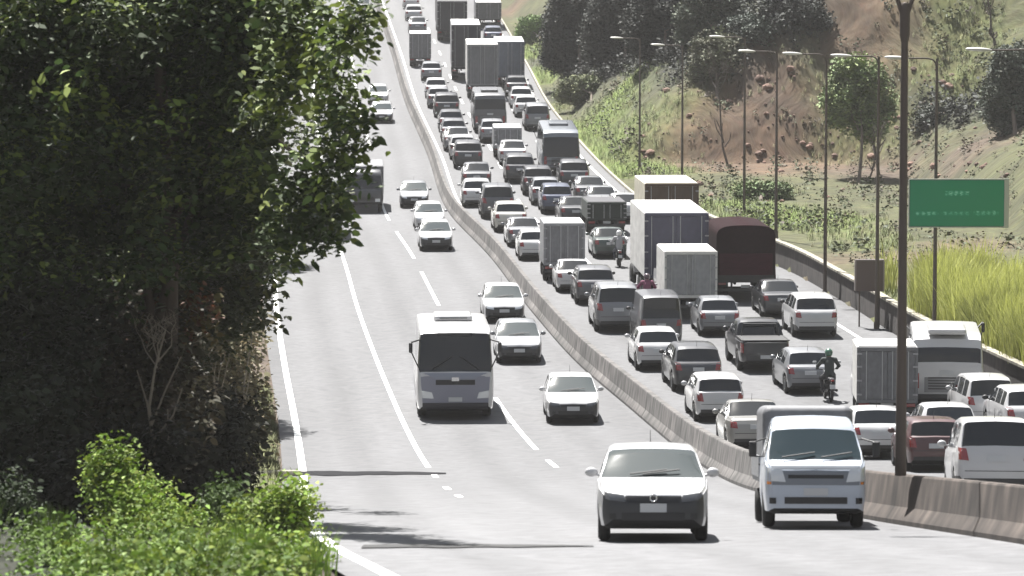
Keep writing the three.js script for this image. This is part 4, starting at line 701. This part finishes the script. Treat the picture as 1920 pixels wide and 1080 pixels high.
{ // the near post on the median
  const x = 6.7, d = 59.3, y = roadY(d) + 0.86, t = thing('street_lamp', 'thick dark lamp post with forked top standing on the barrier in front', 'street lamp', V(x, y, -d));
  const H = 7.5; part('pole', new THREE.LatheGeometry([[0.001, 0], [0.1, 0], [0.095, 0.5], [0.078, 3], [0.06, H]].map(([r, yy]) => new THREE.Vector2(r, yy)), 14), poleMat, t);
  part('collar', new THREE.LatheGeometry([[0.062, 0], [0.085, 0.12], [0.09, 0.5], [0.07, 0.66], [0.001, 0.68]].map(([r, yy]) => new THREE.Vector2(r, yy + H - 0.05)), 12), poleMat, t);
  for (const s of [1, -1]) { part('arm', new THREE.TubeGeometry(new THREE.CatmullRomCurve3([V(0, H + 0.3, 0), V(s * 0.22, H + 0.9, 0), V(s * 0.9, H + 1.9, 0), V(s * 2, H + 2.3, 0)]), 14, 0.04, 7), poleMat, t); const hd = new THREE.SphereGeometry(1, 14, 10); hd.scale(0.45, 0.09, 0.16); hd.translate(s * 2.35, H + 2.33, 0); part('lamp_head', hd, headMat, t); }
}
{ // green road sign on the lamp post
  const s = 51.3, c = at(1794, 381, s), w = 178 / s, h = 88 / s, t = thing('road_sign', 'green road sign panel with faint pale lettering on the grass side', 'road sign', V(c.x, c.y - h / 2, c.z));
  const cv = document.createElement('canvas'); cv.width = 512; cv.height = 256; const x = cv.getContext('2d'); x.fillStyle = '#0a7a54'; x.fillRect(0, 0, 512, 256);
  const tx = new THREE.CanvasTexture(cv), rr = rng(5); // the photograph shows the lettering only as two faint pale smears
  const smear = (x0, x1, y0, y1, a) => { for (let i = 0; i < 260; i++) { const u = rr(), v = rr(), px = mix(x0, x1, u), py = mix(y0, y1, v); x.fillStyle = `rgba(165,215,190,${a * (0.4 + 0.6 * Math.sin(Math.PI * v)) * (0.5 + 0.5 * Math.sin(px * 0.21))})`; x.fillRect(px, py, 5 + rr() * 9, 3 + rr() * 4); } };
  smear(190, 320, 56, 82, 0.3); smear(22, 150, 172, 194, 0.2); smear(165, 330, 172, 194, 0.17); smear(345, 480, 168, 194, 0.22);
  tx.colorSpace = THREE.SRGBColorSpace;
  part('panel', rbox(w, h, 0.05, 0, h / 2, 0, 0.02), std(0.01, 0.13, 0.075, 0.6), t);
  const f = new THREE.PlaneGeometry(w - 0.06, h - 0.06); f.translate(0, h / 2, 0.029); part('sign_face', f, new THREE.MeshStandardMaterial({ map: tx, roughness: 0.55 }), t);
  part('border', merge([box(0.035, h, 0.07, -w / 2 - 0.017, h / 2, 0), box(0.16, h + 0.1, 0.07, w / 2 + 0.085, h / 2, 0), box(w, 0.035, 0.07, 0, h + 0.018, 0), box(w, 0.035, 0.07, 0, -0.018, 0)]), std(0.34, 0.36, 0.32, 0.5, 0.3), t);
  part('bracket', merge([box(w, 0.06, 0.05, 0, h * 0.25, -0.06), box(w, 0.06, 0.05, 0, h * 0.75, -0.06), box(0.3, 0.08, 0.12, -37 / s, h * 0.25, -0.05), box(0.3, 0.08, 0.12, -37 / s, h * 0.75, -0.05)]), M.galv, t);
}
{ // small brown sign seen behind the wall
  const s = 46.5, c = at(1630, 546, s), gy = groundY(c.x, -c.z), t = thing('small_sign', 'small brown box-like sign on short legs just behind the wall', 'sign', V(c.x, gy, c.z)), y0 = Math.max(0.1, c.y - gy);
  part('panel', rbox(1.12, 1.24, 0.16, 0, y0 + 0.62, 0, 0.03), std(0.1, 0.075, 0.07, 0.8), t); part('frame', merge([box(1.16, 0.06, 0.2, 0, y0 + 1.26, 0), box(0.06, 1.2, 0.2, -0.57, y0 + 0.62, 0), box(0.06, 1.2, 0.2, 0.57, y0 + 0.62, 0)]), std(0.2, 0.17, 0.16, 0.6), t);
  for (const q of [-0.4, 0.4]) part('leg', bar(V(q, -0.1, 0), V(q, y0 + 0.1, 0), 0.035), poleMat, t);
}
{ // concrete drain lip on the verge
  const p = hit(512, 908), x = leftX(-p.z) - 0.6, t = thing('drain_lip', 'bent pale concrete drain edge on the verge beside the dark road strip', 'drain', V(0, 0, 0));
  const pts = [[x + 0.05, 91.2], [x - 0.35, 88.6], [x - 0.8, 86.2], [x - 1.6, 85.6]], seg = [];
  for (let i = 1; i < pts.length; i++) { const a = pts[i - 1], b = pts[i], A = V(a[0], groundY(a[0] - 0.2, a[1]) + 0.1, -a[1]), B = V(b[0], groundY(b[0], b[1]) + 0.12, -b[1]), L = A.distanceTo(B), g = rbox(0.3, 0.28, L + 0.12, 0, 0, 0, 0.05); g.lookAt(B.clone().sub(A)); g.translate((A.x + B.x) / 2, (A.y + B.y) / 2, (A.z + B.z) / 2); part('concrete_block', g, capMat, t); }
}

// ------------------------------------------------------------ foliage
function leafClump(n, r, size, seed, stem = false) {
  const R = rng(seed), pos = [], nor = [], idx = [];
  for (let i = 0; i < n; i++) {
    const u = V(R() * 2 - 1, R() * 2 - 1, R() * 2 - 1).normalize().multiplyScalar(r * Math.cbrt(R())), q = new THREE.Quaternion().setFromEuler(new THREE.Euler((R() - 0.5) * 1.7 + 0.35, R() * 6.28, (R() - 0.5) * 1.5)), s = size * (0.65 + 0.7 * R()), w = s * (0.22 + 0.12 * R());
    const P = [[0, 0, 0], [-w * 0.9, 0.05 * s, s * 0.28], [-w * 0.8, 0.03 * s, s * 0.66], [0, -0.03 * s, s * 0.5], [w * 0.8, 0.03 * s, s * 0.66], [w * 0.9, 0.05 * s, s * 0.28], [0, -0.14 * s, s]].map(a => V(...a).applyQuaternion(q).add(u)), o = pos.length / 3;
    const N = V(0, 1, 0).applyQuaternion(q); for (const p of P) { pos.push(p.x, p.y, p.z); nor.push(N.x, N.y, N.z); }
    for (const [x, y] of [[0, 1], [1, 2], [2, 6], [6, 4], [4, 5], [5, 0]]) idx.push(o + 3, o + x, o + y);
  }
  const g = new THREE.BufferGeometry(); g.setAttribute('position', new THREE.Float32BufferAttribute(pos, 3)); g.setAttribute('normal', new THREE.Float32BufferAttribute(nor, 3)); g.setIndex(idx); return g;
}
function tuft(n, h, spread, seed, w = 0.012, own = false) {
  const R = rng(seed), pos = [], idx = [];
  for (let i = 0; i < n; i++) { const a = R() * 6.28, b = R() * 6.28, x = Math.cos(a) * spread * R(), z = Math.sin(a) * spread * R(), H = h * (0.5 + 0.6 * R()), lx = Math.cos(b) * H * (0.15 + 0.4 * R()), lz = Math.sin(b) * H * (0.15 + 0.4 * R()), px = -Math.sin(b) * w, pz = Math.cos(b) * w, o = pos.length / 3; pos.push(x - px, -0.03, z - pz, x + px, -0.03, z + pz, x + lx * 0.35 - px * 0.8, H * 0.6, z + lz * 0.35 - pz * 0.8, x + lx * 0.35 + px * 0.8, H * 0.6, z + lz * 0.35 + pz * 0.8, x + lx, H, z + lz); idx.push(o, o + 1, o + 3, o, o + 3, o + 2, o + 2, o + 3, o + 4); }
  const g = new THREE.BufferGeometry(); g.setAttribute('position', new THREE.Float32BufferAttribute(pos, 3)); g.setIndex(idx); if (own) g.computeVertexNormals(); else g.setAttribute('normal', new THREE.Float32BufferAttribute(pos.map((v, i) => [0.15 * Math.sin(i), 0.97, 0.12][i % 3]), 3)); return g;
}
const leafMat = new THREE.MeshPhysicalMaterial({ color: 0xffffff, roughness: 0.8, specularIntensity: 0.35, transmission: 0.3, thickness: 0, side: THREE.DoubleSide });
const leafFar = new THREE.MeshStandardMaterial({ color: 0xffffff, roughness: 0.8, side: THREE.DoubleSide });
const CL = [leafClump(13, 0.42, 0.17, 11), leafClump(14, 0.42, 0.145, 12)], FINE = [leafClump(22, 0.3, 0.085, 21), leafClump(22, 0.32, 0.075, 22)], BIG = [leafClump(26, 0.5, 0.22, 31), leafClump(26, 0.5, 0.18, 32)];
const TUFT = [tuft(14, 0.38, 0.16, 41), tuft(16, 0.5, 0.2, 42), tuft(12, 0.26, 0.2, 43)], TALL = [tuft(40, 1.7, 0.6, 51, 0.022, true)];
const _m = new THREE.Matrix4(), _q = new THREE.Quaternion(), _c = new THREE.Color();
function scatter(name, geo, mat, items, parent, extra) { // items: [position, size, [r, g, b], tilt?]
  const im = new THREE.InstancedMesh(geo, mat, items.length), R = rng(items.length * 7 + 3); im.name = parent === scene ? numbered(name) : name;
  items.forEach(([p, s, c, up], i) => { _q.setFromEuler(up ? new THREE.Euler((R() - 0.5) * 0.25, R() * 6.28, (R() - 0.5) * 0.25) : new THREE.Euler((R() - 0.5) * 0.8, R() * 6.28, (R() - 0.5) * 0.8)); _m.compose(p, _q, V(s, s, s)); im.setMatrixAt(i, _m); im.setColorAt(i, _c.setRGB(c[0], c[1], c[2])); });
  im.castShadow = im.receiveShadow = true; im.userData = { kind: 'stuff', ...(extra || {}) }; parent.add(im); return im;
}
// a tree or bush: crown made of lumps [px, py, rx, ry, s, share] seen in the picture, depth from the same radii
function plant(name, label, category, group, o) {
  const R = rng(o.seed), base = o.base, t = thing(name, label, category, base, group), items = [[], []], lumps = o.lumps;
  for (const L of lumps) {
    const c = at(L[0], L[1], L[4]), rx = L[2] / L[4], ry = L[3] / L[4], rz = o.deep ? o.deep : Math.min(2.6, Math.max(0.5, (rx + ry) * 0.45)), n = Math.round(L[5] ?? o.density * (rx * ry * rz) ** 0.72 * 10);
    for (let i = 0; i < n; i++) {
      const u = V(R() * 2 - 1, R() * 2 - 1, R() * 2 - 1).normalize(), k = Math.pow(R(), 0.42), wob = 1 + 0.28 * noise(u.x * 2.2 + c.x, u.y * 2.2 + c.y, u.z * 2.2);
      const p = V(c.x + u.x * rx * k * wob, c.y + u.y * ry * k * wob, c.z + u.z * rz * k * wob);
      if (fbm(p.x * 0.9 + 5, p.y * 0.9, p.z * 0.9, 2) < (o.gap ?? -0.12) && k > 0.4) continue;
      if (p.y < groundY(p.x, -p.z) + 0.05) continue;
      const v = (0.6 + 0.8 * R()) * (1 + 0.4 * noise(p.x * 0.8, p.y * 0.8, p.z * 0.8)), c0 = R() < (L[6] ?? o.accent?.[3] ?? 0) ? o.accent : o.color;
      items[R() < 0.5 ? 0 : 1].push([p.sub(base), (o.size ?? 1) * (0.7 + 0.6 * R()), [c0[0] * v * (0.9 + 0.2 * R()), c0[1] * v, c0[2] * v]]);
    }
  }
  const tr = o.trunk; if (tr) { const geos = []; for (const b of tr) { const pts = b.pts.map(p => p.clone().sub(base)); const cu = new THREE.CatmullRomCurve3(pts), N = 14, seg = 8, g = new THREE.TubeGeometry(cu, N, 1, seg); const P = g.attributes.position; for (let i = 0; i <= N; i++) { const c = cu.getPointAt(i / N), r = mix(b.r, b.r2, i / N); for (let j = 0; j <= seg; j++) { const k = i * (seg + 1) + j, q = V(P.getX(k), P.getY(k), P.getZ(k)).sub(c).multiplyScalar(r * (1 + 0.12 * noise(i, j, b.r * 9))); P.setXYZ(k, c.x + q.x, c.y + q.y, c.z + q.z); } } geos.push(g); } part('trunk', merge(geos), o.bark || barkMat, t); }
  const G = o.leaf || CL; const crown = new THREE.Group(); 
  items.forEach((it, i) => { if (it.length) scatter('crown', G[i % G.length], o.mat || leafMat, it, t); });
  return t;
}
const barkMat = std(0.06, 0.045, 0.035, 0.95), greyBark = std(0.13, 0.105, 0.085, 0.95);
const branch = (a, b, r, r2, bend = 0.4, seed = 1) => { const R = rng(seed), m = a.clone().lerp(b, 0.5).add(V((R() - 0.5) * bend, (R() - 0.5) * bend * 0.5, (R() - 0.5) * bend)); return { pts: [a, m, b], r, r2 }; };
const foot = (x, d) => V(x, groundY(x, d), -d);
// --- the roadside trees on the left, near to far
{
  const G = 'roadside trees overhanging the open carriageway';
  const b1 = foot(-6.4, 62), top1 = at(300, 120, 107), A = [at(120, 150, 107), at(430, 90, 105), at(520, 260, 104), at(380, 350, 106), at(180, 360, 108), at(600, 80, 103), at(600, 330, 101)];
  plant('roadside_tree', 'big dark leafy tree in front whose boughs overhang the open carriageway', 'tree', G, { seed: 1, base: b1, color: [0.04, 0.062, 0.018], accent: [0.13, 0.17, 0.035, 0.16], density: 27, gap: -0.03, trunk: [branch(b1, top1, 0.24, 0.1, 0.7, 2), ...A.map((p, i) => branch(b1.clone().lerp(top1, 0.35 + 0.09 * i), p, 0.1, 0.02, 0.9, 30 + i))],
    lumps: [[110, 100, 240, 260, 106], [320, 60, 220, 220, 105], [170, 360, 280, 220, 106], [370, 250, 170, 180, 104], [470, 90, 140, 160, 106], [560, 60, 85, 130, 112, 170, 0.6], [530, 190, 80, 110, 112, 105, 0.45], [420, 300, 70, 60, 108, 90, 0.5], [440, 400, 110, 110, 106],
      [625, 110, 55, 150, 116, 95, 0.55], [668, 60, 34, 80, 118, 40, 0.6], [672, 210, 28, 70, 118, 26, 0.4], [640, 290, 40, 60, 118, 30, 0.4], [580, 330, 60, 70, 116, 55, 0.4], [600, 430, 48, 45, 116, 30, 0.3], [545, 400, 40, 60, 114, 36, 0.3], [530, 470, 40, 40, 114, 20, 0.3], [60, 300, 140, 320, 108]] });
  const b2 = foot(-8.4, 76), t2 = at(380, 420, 86);
  plant('roadside_tree', 'dense shaded tree behind the front one, reaching down to the verge', 'tree', G, { seed: 2, base: b2, color: [0.06, 0.07, 0.03], accent: [0.1, 0.11, 0.035, 0.12], density: 26, trunk: [branch(b2, t2, 0.2, 0.08, 0.6, 5), branch(b2.clone().lerp(t2, 0.5), at(480, 430, 86), 0.08, 0.03, 0.5, 6), branch(b2.clone().lerp(t2, 0.5), at(250, 480, 88), 0.09, 0.03, 0.5, 7)],
    lumps: [[330, 520, 190, 180, 88], [430, 500, 90, 130, 87], [150, 560, 230, 200, 89], [280, 300, 230, 220, 90], [480, 300, 50, 100, 92, 44], [510, 390, 55, 70, 92, 26], [590, 230, 45, 130, 94, 26], [625, 380, 22, 60, 94, 16]] });
  const b3 = foot(-11.6, 112), t3 = at(400, 430, 58);
  plant('roadside_tree', 'third tree along the verge behind the two dark front ones', 'tree', G, { seed: 3, base: b3, color: [0.09, 0.1, 0.05], density: 22, trunk: [branch(b3, t3, 0.18, 0.07, 0.6, 9)],
    lumps: [[340, 480, 100, 150, 58], [370, 330, 90, 150, 57], [330, 200, 140, 180, 58]] });
  const b4 = foot(-18, 165), t4 = at(470, 250, 39);
  plant('roadside_tree', 'farthest tree of the verge, mostly hidden behind the front ones', 'tree', G, { seed: 4, base: b4, color: [0.05, 0.06, 0.03], density: 18, mat: leafFar, trunk: [branch(b4, t4, 0.2, 0.08, 0.5, 11)], leaf: BIG,
    lumps: [[400, 330, 90, 150, 39], [430, 200, 70, 170, 38], [420, 60, 90, 120, 38]] });
  // shaded undergrowth between the trunks
  const U = (seed, lumps, x, d, label, color = [0.045, 0.046, 0.024], o = {}) => plant('undergrowth_bush', label, 'bush', 'shaded bushes under the roadside trees', { seed, base: foot(x, d), color, density: 26, lumps, gap: -0.2, ...o });
  U(61, [[390, 700, 100, 180, 72], [440, 640, 36, 130, 68]], -8.3, 92, 'tall shaded brownish bush closest to the white edge line', [0.19, 0.165, 0.095]);
  U(62, [[220, 720, 170, 200, 104], [90, 800, 150, 200, 106]], -7.4, 62, 'broad dark bush under the front tree', [0.05, 0.044, 0.026]);
  U(63, [[50, 640, 150, 180, 108], [40, 880, 120, 180, 112]], -9, 60, 'dark bush at the left border of the view', [0.026, 0.032, 0.016]);
  U(64, [[340, 850, 140, 110, 92], [425, 830, 55, 100, 88], [260, 880, 120, 110, 108], [140, 940, 120, 100, 114]], -6.6, 70, 'low black-green thicket above the bright weeds', [0.03, 0.03, 0.019]);
  U(65, [[330, 590, 75, 50, 104]], -6.6, 63, 'russet dry-leaved shrub amid the dark bushes', [0.13, 0.055, 0.028], { accent: [0.1, 0.08, 0.03, 0.4], density: 16 });
  U(66, [[440, 600, 32, 80, 50], [432, 680, 30, 90, 55]], -11, 120, 'narrow grey-green hedge along the far verge', [0.17, 0.17, 0.1]);
  U(67, [[470, 880, 45, 60, 90], [485, 780, 18, 90, 72]], -6.3, 84, 'brownish scrub at the verge above the drain edge', [0.1, 0.09, 0.045], { density: 14, gap: 0 });
}
// --- bright weeds at the bottom
{
  const W = (seed, lumps, x, d, label, o = {}) => plant('weed_bush', label, 'bush', 'sunlit bushes in the foreground', { seed, base: foot(x, d), color: [0.14, 0.22, 0.025], accent: [0.2, 0.26, 0.04, 0.3], density: 56, lumps, leaf: FINE, gap: -0.25, ...o });
  W(71, [[210, 890, 48, 60, 122, 150], [250, 950, 70, 60, 123], [310, 1000, 75, 60, 125], [345, 1055, 80, 50, 129], [230, 1035, 80, 70, 127]], -5.6, 52, 'bright yellow-green bush in the sun at the foot of the trees');
  W(72, [[545, 1055, 75, 50, 139], [480, 1040, 55, 45, 136], [540, 965, 42, 50, 126, 190], [470, 985, 40, 40, 126, 110]], -3.5, 50, 'bright green weeds spilling onto the edge line');
  W(73, [[420, 960, 45, 50, 118], [430, 1050, 50, 40, 130]], -4.4, 54, 'mid green weeds between the two bright bushes', { color: [0.06, 0.1, 0.022], accent: null });
  W(74, [[70, 1040, 120, 60, 128], [10, 970, 60, 80, 124]], -7, 51, 'shaded long-leaved weeds in the lower left corner', { color: [0.02, 0.036, 0.01], accent: [0.1, 0.15, 0.03, 0.06] });
  const low = [[20, 1040], [100, 1056], [190, 1070], [280, 1080], [370, 1080], [460, 1085], [530, 1085], [40, 1090], [130, 1095], [230, 1105], [330, 1110], [430, 1115], [510, 1120], [60, 1015], [120, 1030], [180, 1045], [240, 1055], [300, 1050], [360, 1045], [420, 1050], [80, 1060], [160, 1075], [330, 1065]].map(([px, py]) => { const p = hillHit(px, py), s = F / (Math.hypot(p.x, p.z) * 0.995); return [px, py - 4, 60, 30, s, px < 150 ? 22 : 50, px < 160 ? 0.03 : 0.4]; });
  W(75, low, -5.4, 45, 'low loose green weeds along the bottom of the view', { color: [0.09, 0.15, 0.022], accent: [0.17, 0.24, 0.035, 0.35] });
  const RB = rng(78), blades = [[], []]; for (let i = 0; i < 240; i++) { const px = -20 + 640 * RB(), py = 985 + 100 * RB(), q = hillHit(px, py); if (q.x > leftX(-q.z) - 0.6 || px > 150 && px < 400 && RB() < 0.85 || fbm(px * 0.012, py * 0.012, 3.4) < -0.02) continue; const v = 0.5 + 0.8 * RB(), dk = px < 150 ? 0.5 : 1.1; blades[i % 2].push([q, 0.35 + 0.6 * RB(), [0.12 * v * dk, 0.19 * v * dk, 0.03 * v * dk], 1]); }
  blades.forEach((b, i) => scatter('long_grass', [tuft(16, 0.7, 0.2, 45, 0.012, true), tuft(14, 0.9, 0.26, 46, 0.014, true)][i], leafMat, b, scene, { label: i ? 'tallest arching grass blades among the bright weeds in the foreground' : 'long loose grass blades among the bright weeds in the foreground', category: 'grass' }));
  const R = rng(77), it = []; for (let i = 0; i < 5200; i++) { const d = 60 + 62 * R(), x = leftX(d) - 0.7 - 2.4 * R() ** 1.4, p = foot(x, d); if (fbm(x, d, 3) < -0.02) continue; const v = 0.6 + 0.7 * R(); it.push([p, 0.3 + 0.45 * R(), [0.1 * v, 0.11 * v, 0.035 * v], 1]); }
  scatter('verge_grass', TUFT[1], leafFar, it, scene, { label: 'thin dry grass along the road verge', category: 'grass' });
}
// --- the slope on the right
{
  const R = rng(90), it = [], tall = [], bush = [];
  for (let i = 0; i < 90000; i++) { const d = 118 + 215 * R(), x = rightX(d) + 0.7 + 34 * R(); const c = cover(x, d); if (R() > c.green) continue; const v = 0.75 + 0.5 * R(), g0 = R() < 0.25 ? [0.105, 0.095, 0.045] : [0.078, 0.105, 0.032]; it.push([V(x, groundY(x, d), -d), 0.4 + 0.6 * R(), g0.map((e, i) => (0.6 * e + 0.5 * c.c[i]) * v), 1]); }
  scatter('slope_grass', TUFT[1], leafFar, it, scene, { label: 'green and dry grass tufts on the slope beyond the wall', category: 'grass' });
  for (let i = 0; i < 2600; i++) { const d = 112 + 34 * R(), x = rightX(d) + 0.9 + 5.5 * R(); if (fbm(x * 0.5, d * 0.3, 4) + sstep(142, 124, d) * 0.5 < 0.16) continue; const v = 0.7 + 0.6 * R(); tall.push([V(x, groundY(x, d), -d), 0.8 + 0.55 * R(), [0.42 * v, 0.44 * v, 0.14 * v], 1]); }
  scatter('tall_grass', TALL[0], leafMat, tall, scene, { label: 'tall pale green grass growing against the back of the wall', category: 'grass' });
  for (let i = 0; i < 11000; i++) { const d = 150 + 180 * R(), x = rightX(d) + 1.5 + 32 * R(), c = cover(x, d); if (fbm(x * 0.3, d * 0.3, 6.5) < -0.04 || R() > 0.3 + c.green) continue; const v = 0.6 + 0.7 * R(); bush.push([V(x, groundY(x, d) + 0.2, -d), 0.3 + 0.9 * R() ** 2, R() < 0.3 ? [0.085 * v, 0.065 * v, 0.04 * v] : [0.055 * v, 0.07 * v, 0.028 * v]]); }
  { const dk = []; for (let i = 0; i < 9000; i++) { const d = 225 + 110 * R(), x = rightX(d) + 2.5 + 32 * R(), c = cover(x, d); if (c.dark < 0.42 + 0.25 * R()) continue; const v = 0.6 + 0.7 * R(); dk.push([V(x, groundY(x, d) + 0.3 + 0.5 * R(), -d), 0.9 + 1.1 * R() ** 2, [0.022 * v, 0.026 * v, 0.02 * v]]); } scatter('scrub', BIG[1], leafFar, dk, scene, { label: 'dark shaded scrub under the trees on the upper slope', category: 'scrub' }); }
  scatter('ground_cover', BIG[0], leafFar, bush, scene, { label: 'low scrub growing over the slope', category: 'scrub' });
  // dark trees along the upper slope and lighter single trees
  const H = (seed, px, py, rx, ry, label, color, o = {}) => { const f = hillHit(px, py + ry * (o.lift ?? 0.9)), s = F / -f.z * Math.cos(TILT) * 0.99, top = at(px, py - ry * 0.2, s); return plant(o.name || 'slope_tree', label, o.cat || 'tree', o.group || 'trees on the slope', { seed, base: f, color, density: o.density ?? 18, leaf: BIG, mat: leafFar, gap: o.gap ?? -0.1, size: o.size ?? 1, trunk: [branch(f.clone().add(V(0, -0.3, 0)), top, o.r ?? 0.16, 0.05, 0.5, seed), branch(f.clone().lerp(top, 0.55), at(px - rx * 0.5, py - ry * 0.3, s), 0.06, 0.02, 0.4, seed + 1), branch(f.clone().lerp(top, 0.6), at(px + rx * 0.55, py - ry * 0.35, s), 0.06, 0.02, 0.4, seed + 2)], bark: o.bark || greyBark, lumps: o.lumps ? o.lumps.map(l => [...l.slice(0, 4), s, l[4]]) : [[px, py, rx, ry, s], [px - rx * 0.55, py + ry * 0.25, rx * 0.6, ry * 0.6, s], [px + rx * 0.5, py + ry * 0.15, rx * 0.6, ry * 0.7, s], [px + rx * 0.2, py + ry * 0.6, rx * 0.9, ry * 0.5, s], [px - rx * 0.3, py - ry * 0.5, rx * 0.55, ry * 0.5, s]] }); };
  const DK = [0.02, 0.025, 0.018];
  H(101, 1090, 60, 70, 90, 'dark tree nearest the road at the upper slope', DK); H(102, 1170, 50, 70, 90, 'dark tree second from the road at the upper slope', DK); H(103, 1250, 40, 70, 80, 'dark tree in the middle of the upper clump', DK); H(104, 1335, 30, 60, 70, 'dark grey-green tree with paler top in the upper clump', [0.07, 0.085, 0.055]);
  H(105, 1420, 90, 60, 60, 'round dark green tree just above the bare gully', [0.05, 0.065, 0.048]); H(106, 1490, 50, 70, 60, 'dark tree at the right end of the upper clump', DK); H(107, 1570, 20, 70, 40, 'shaded tree beside the forked lamp post', [0.045, 0.05, 0.042]);
  H(108, 1345, 130, 50, 70, 'feathery olive tree above the thin stems on the slope', [0.1, 0.105, 0.06], { gap: 0 });
  H(109, 1610, 180, 60, 70, 'light green spreading tree on a thin trunk behind the road sign', [0.15, 0.2, 0.07], { gap: 0, lift: 2.3, r: 0.12 }); H(110, 1905, 170, 50, 90, 'grey-green tree at the far border of the slope', [0.07, 0.085, 0.062]);
  H(111, 1785, 190, 50, 16, 'low dark hedge on the slope above the road sign', [0.035, 0.055, 0.03], { name: 'slope_bush', cat: 'bush', group: 'bushes on the slope' }); H(112, 1745, 235, 26, 30, 'dark bush beneath the low hedge', [0.05, 0.06, 0.045], { name: 'slope_bush', cat: 'bush', group: 'bushes on the slope' }); H(113, 1010, 60, 40, 26, 'fresh green bush on the bank right beside the road', [0.12, 0.19, 0.05], { name: 'slope_bush', cat: 'bush', group: 'bushes on the slope' }); H(114, 1110, 170, 60, 22, 'olive bush at the foot of the dark trees', [0.11, 0.125, 0.05], { name: 'slope_bush', cat: 'bush', group: 'bushes on the slope' }); H(115, 1430, 365, 50, 16, 'green bush at the foot of the bare slope', [0.1, 0.14, 0.05], { name: 'slope_bush', cat: 'bush', group: 'bushes on the slope' }); H(116, 1640, 250, 50, 40, 'leafy bush in the gully behind the lamp post', [0.13, 0.165, 0.065], { name: 'slope_bush', cat: 'bush', group: 'bushes on the slope', gap: 0 });
  // bare trees
  const bare = (seed, pxs, s, label, r = 0.09, o2 = {}) => { s = (so => so || F / (-hillHit(...pxs[0]).z) * 0.995)(o2.s); const P = pxs.map(([a, b]) => at(a, b, s)), f = P[0], gy = groundY(f.x, -f.z); const b = V(f.x, gy, f.z), t = thing('bare_tree', label, 'tree', b, 'bare trees on the slope'); const RR = rng(seed), geos = []; const grow = (a, e, r0, dep) => { const m = a.clone().lerp(e, 0.5).add(V((RR() - 0.5) * 0.3, 0, (RR() - 0.5) * 0.3)), q = { pts: [a, m, e], r: r0, r2: r0 * 0.5 }; geos.push(bar(a, m, r0, 6, r0 * 0.75), bar(m, e, r0 * 0.75, 6, r0 * 0.45)); if (dep > 0) for (let i = 0; i < 4; i++) { const from = a.clone().lerp(e, 0.45 + 0.5 * RR()), len = e.distanceTo(a) * (0.35 + 0.3 * RR()), dir = V(RR() - 0.5, 0.55 + 0.5 * RR(), RR() - 0.5).normalize(); grow(from, from.clone().addScaledVector(dir, len), r0 * 0.5, dep - 1); } }; for (let i = 1; i < P.length; i++) grow(i === 1 ? V(0, -0.2, 0) : P[i - 1].clone().sub(b), P[i].clone().sub(b), r / i ** 0.6, i === P.length - 1 ? 3 : 1); part('trunk', merge(geos), o2.mat || poleMat, t); if (o2.group) t.userData.group = o2.group; };
  const twig = { mat: std(0.2, 0.17, 0.13, 0.9), group: 'thin bare stems on the verge' };
  bare(131, [[462, 850], [458, 720], [474, 560]], 0, 'pale thin bare stem rising beside the white edge line', 0.035, { ...twig, s: 74 }); bare(132, [[395, 870], [405, 730], [380, 590]], 0, 'pale bare shrub stem in front of the brownish bush', 0.04, { ...twig, s: 80 }); bare(133, [[300, 900], [280, 760], [310, 620]], 0, 'brown bare stem crossing the dark bushes under the trees', 0.045, { ...twig, s: 108 });
  bare(121, [[1366, 312], [1352, 240], [1342, 150]], 25.5, 'thin bare tree on the red soil left of the gully', 0.1); bare(122, [[1648, 330], [1636, 260], [1615, 190]], 27.5, 'bare forked tree trunk inside the green tree behind the lamp post', 0.13); bare(123, [[1866, 118], [1858, 60], [1850, -10]], 24, 'bare forked tree in the upper corner of the slope', 0.13); bare(124, [[1625, 345], [1640, 300], [1652, 250]], 28, 'slim leaning bare tree at the foot of the slope', 0.08);
  // rocks in the eroded slope
  const rg = new THREE.IcosahedronGeometry(1, 1); { const p = rg.attributes.position; for (let i = 0; i < p.count; i++) { const k = 1 + 0.35 * noise(p.getX(i) * 1.7, p.getY(i) * 1.7, p.getZ(i) * 1.7); p.setXYZ(i, p.getX(i) * k, p.getY(i) * k * 0.7, p.getZ(i) * k); } rg.computeVertexNormals(); }
  const rk = []; for (let i = 0; i < 500; i++) { const px = 1200 + 700 * R(), py = 130 + 250 * R(); if (fbm(px * 0.012, py * 0.02, 7.7) < 0.0) continue; const p = hillHit(px, py); const v = 0.6 + 0.8 * R(); rk.push([p.clone().add(V(0, 0.02, 0)), 0.07 + 0.3 * R() ** 4, [0.16 * v, 0.1 * v, 0.076 * v]]); }
  scatter('loose_stones', rg, std(1, 1, 1, 0.95), rk, scene, { label: 'loose reddish stones and clods on the eroded slope', category: 'stones' });
}

renderer.render(scene, camera);
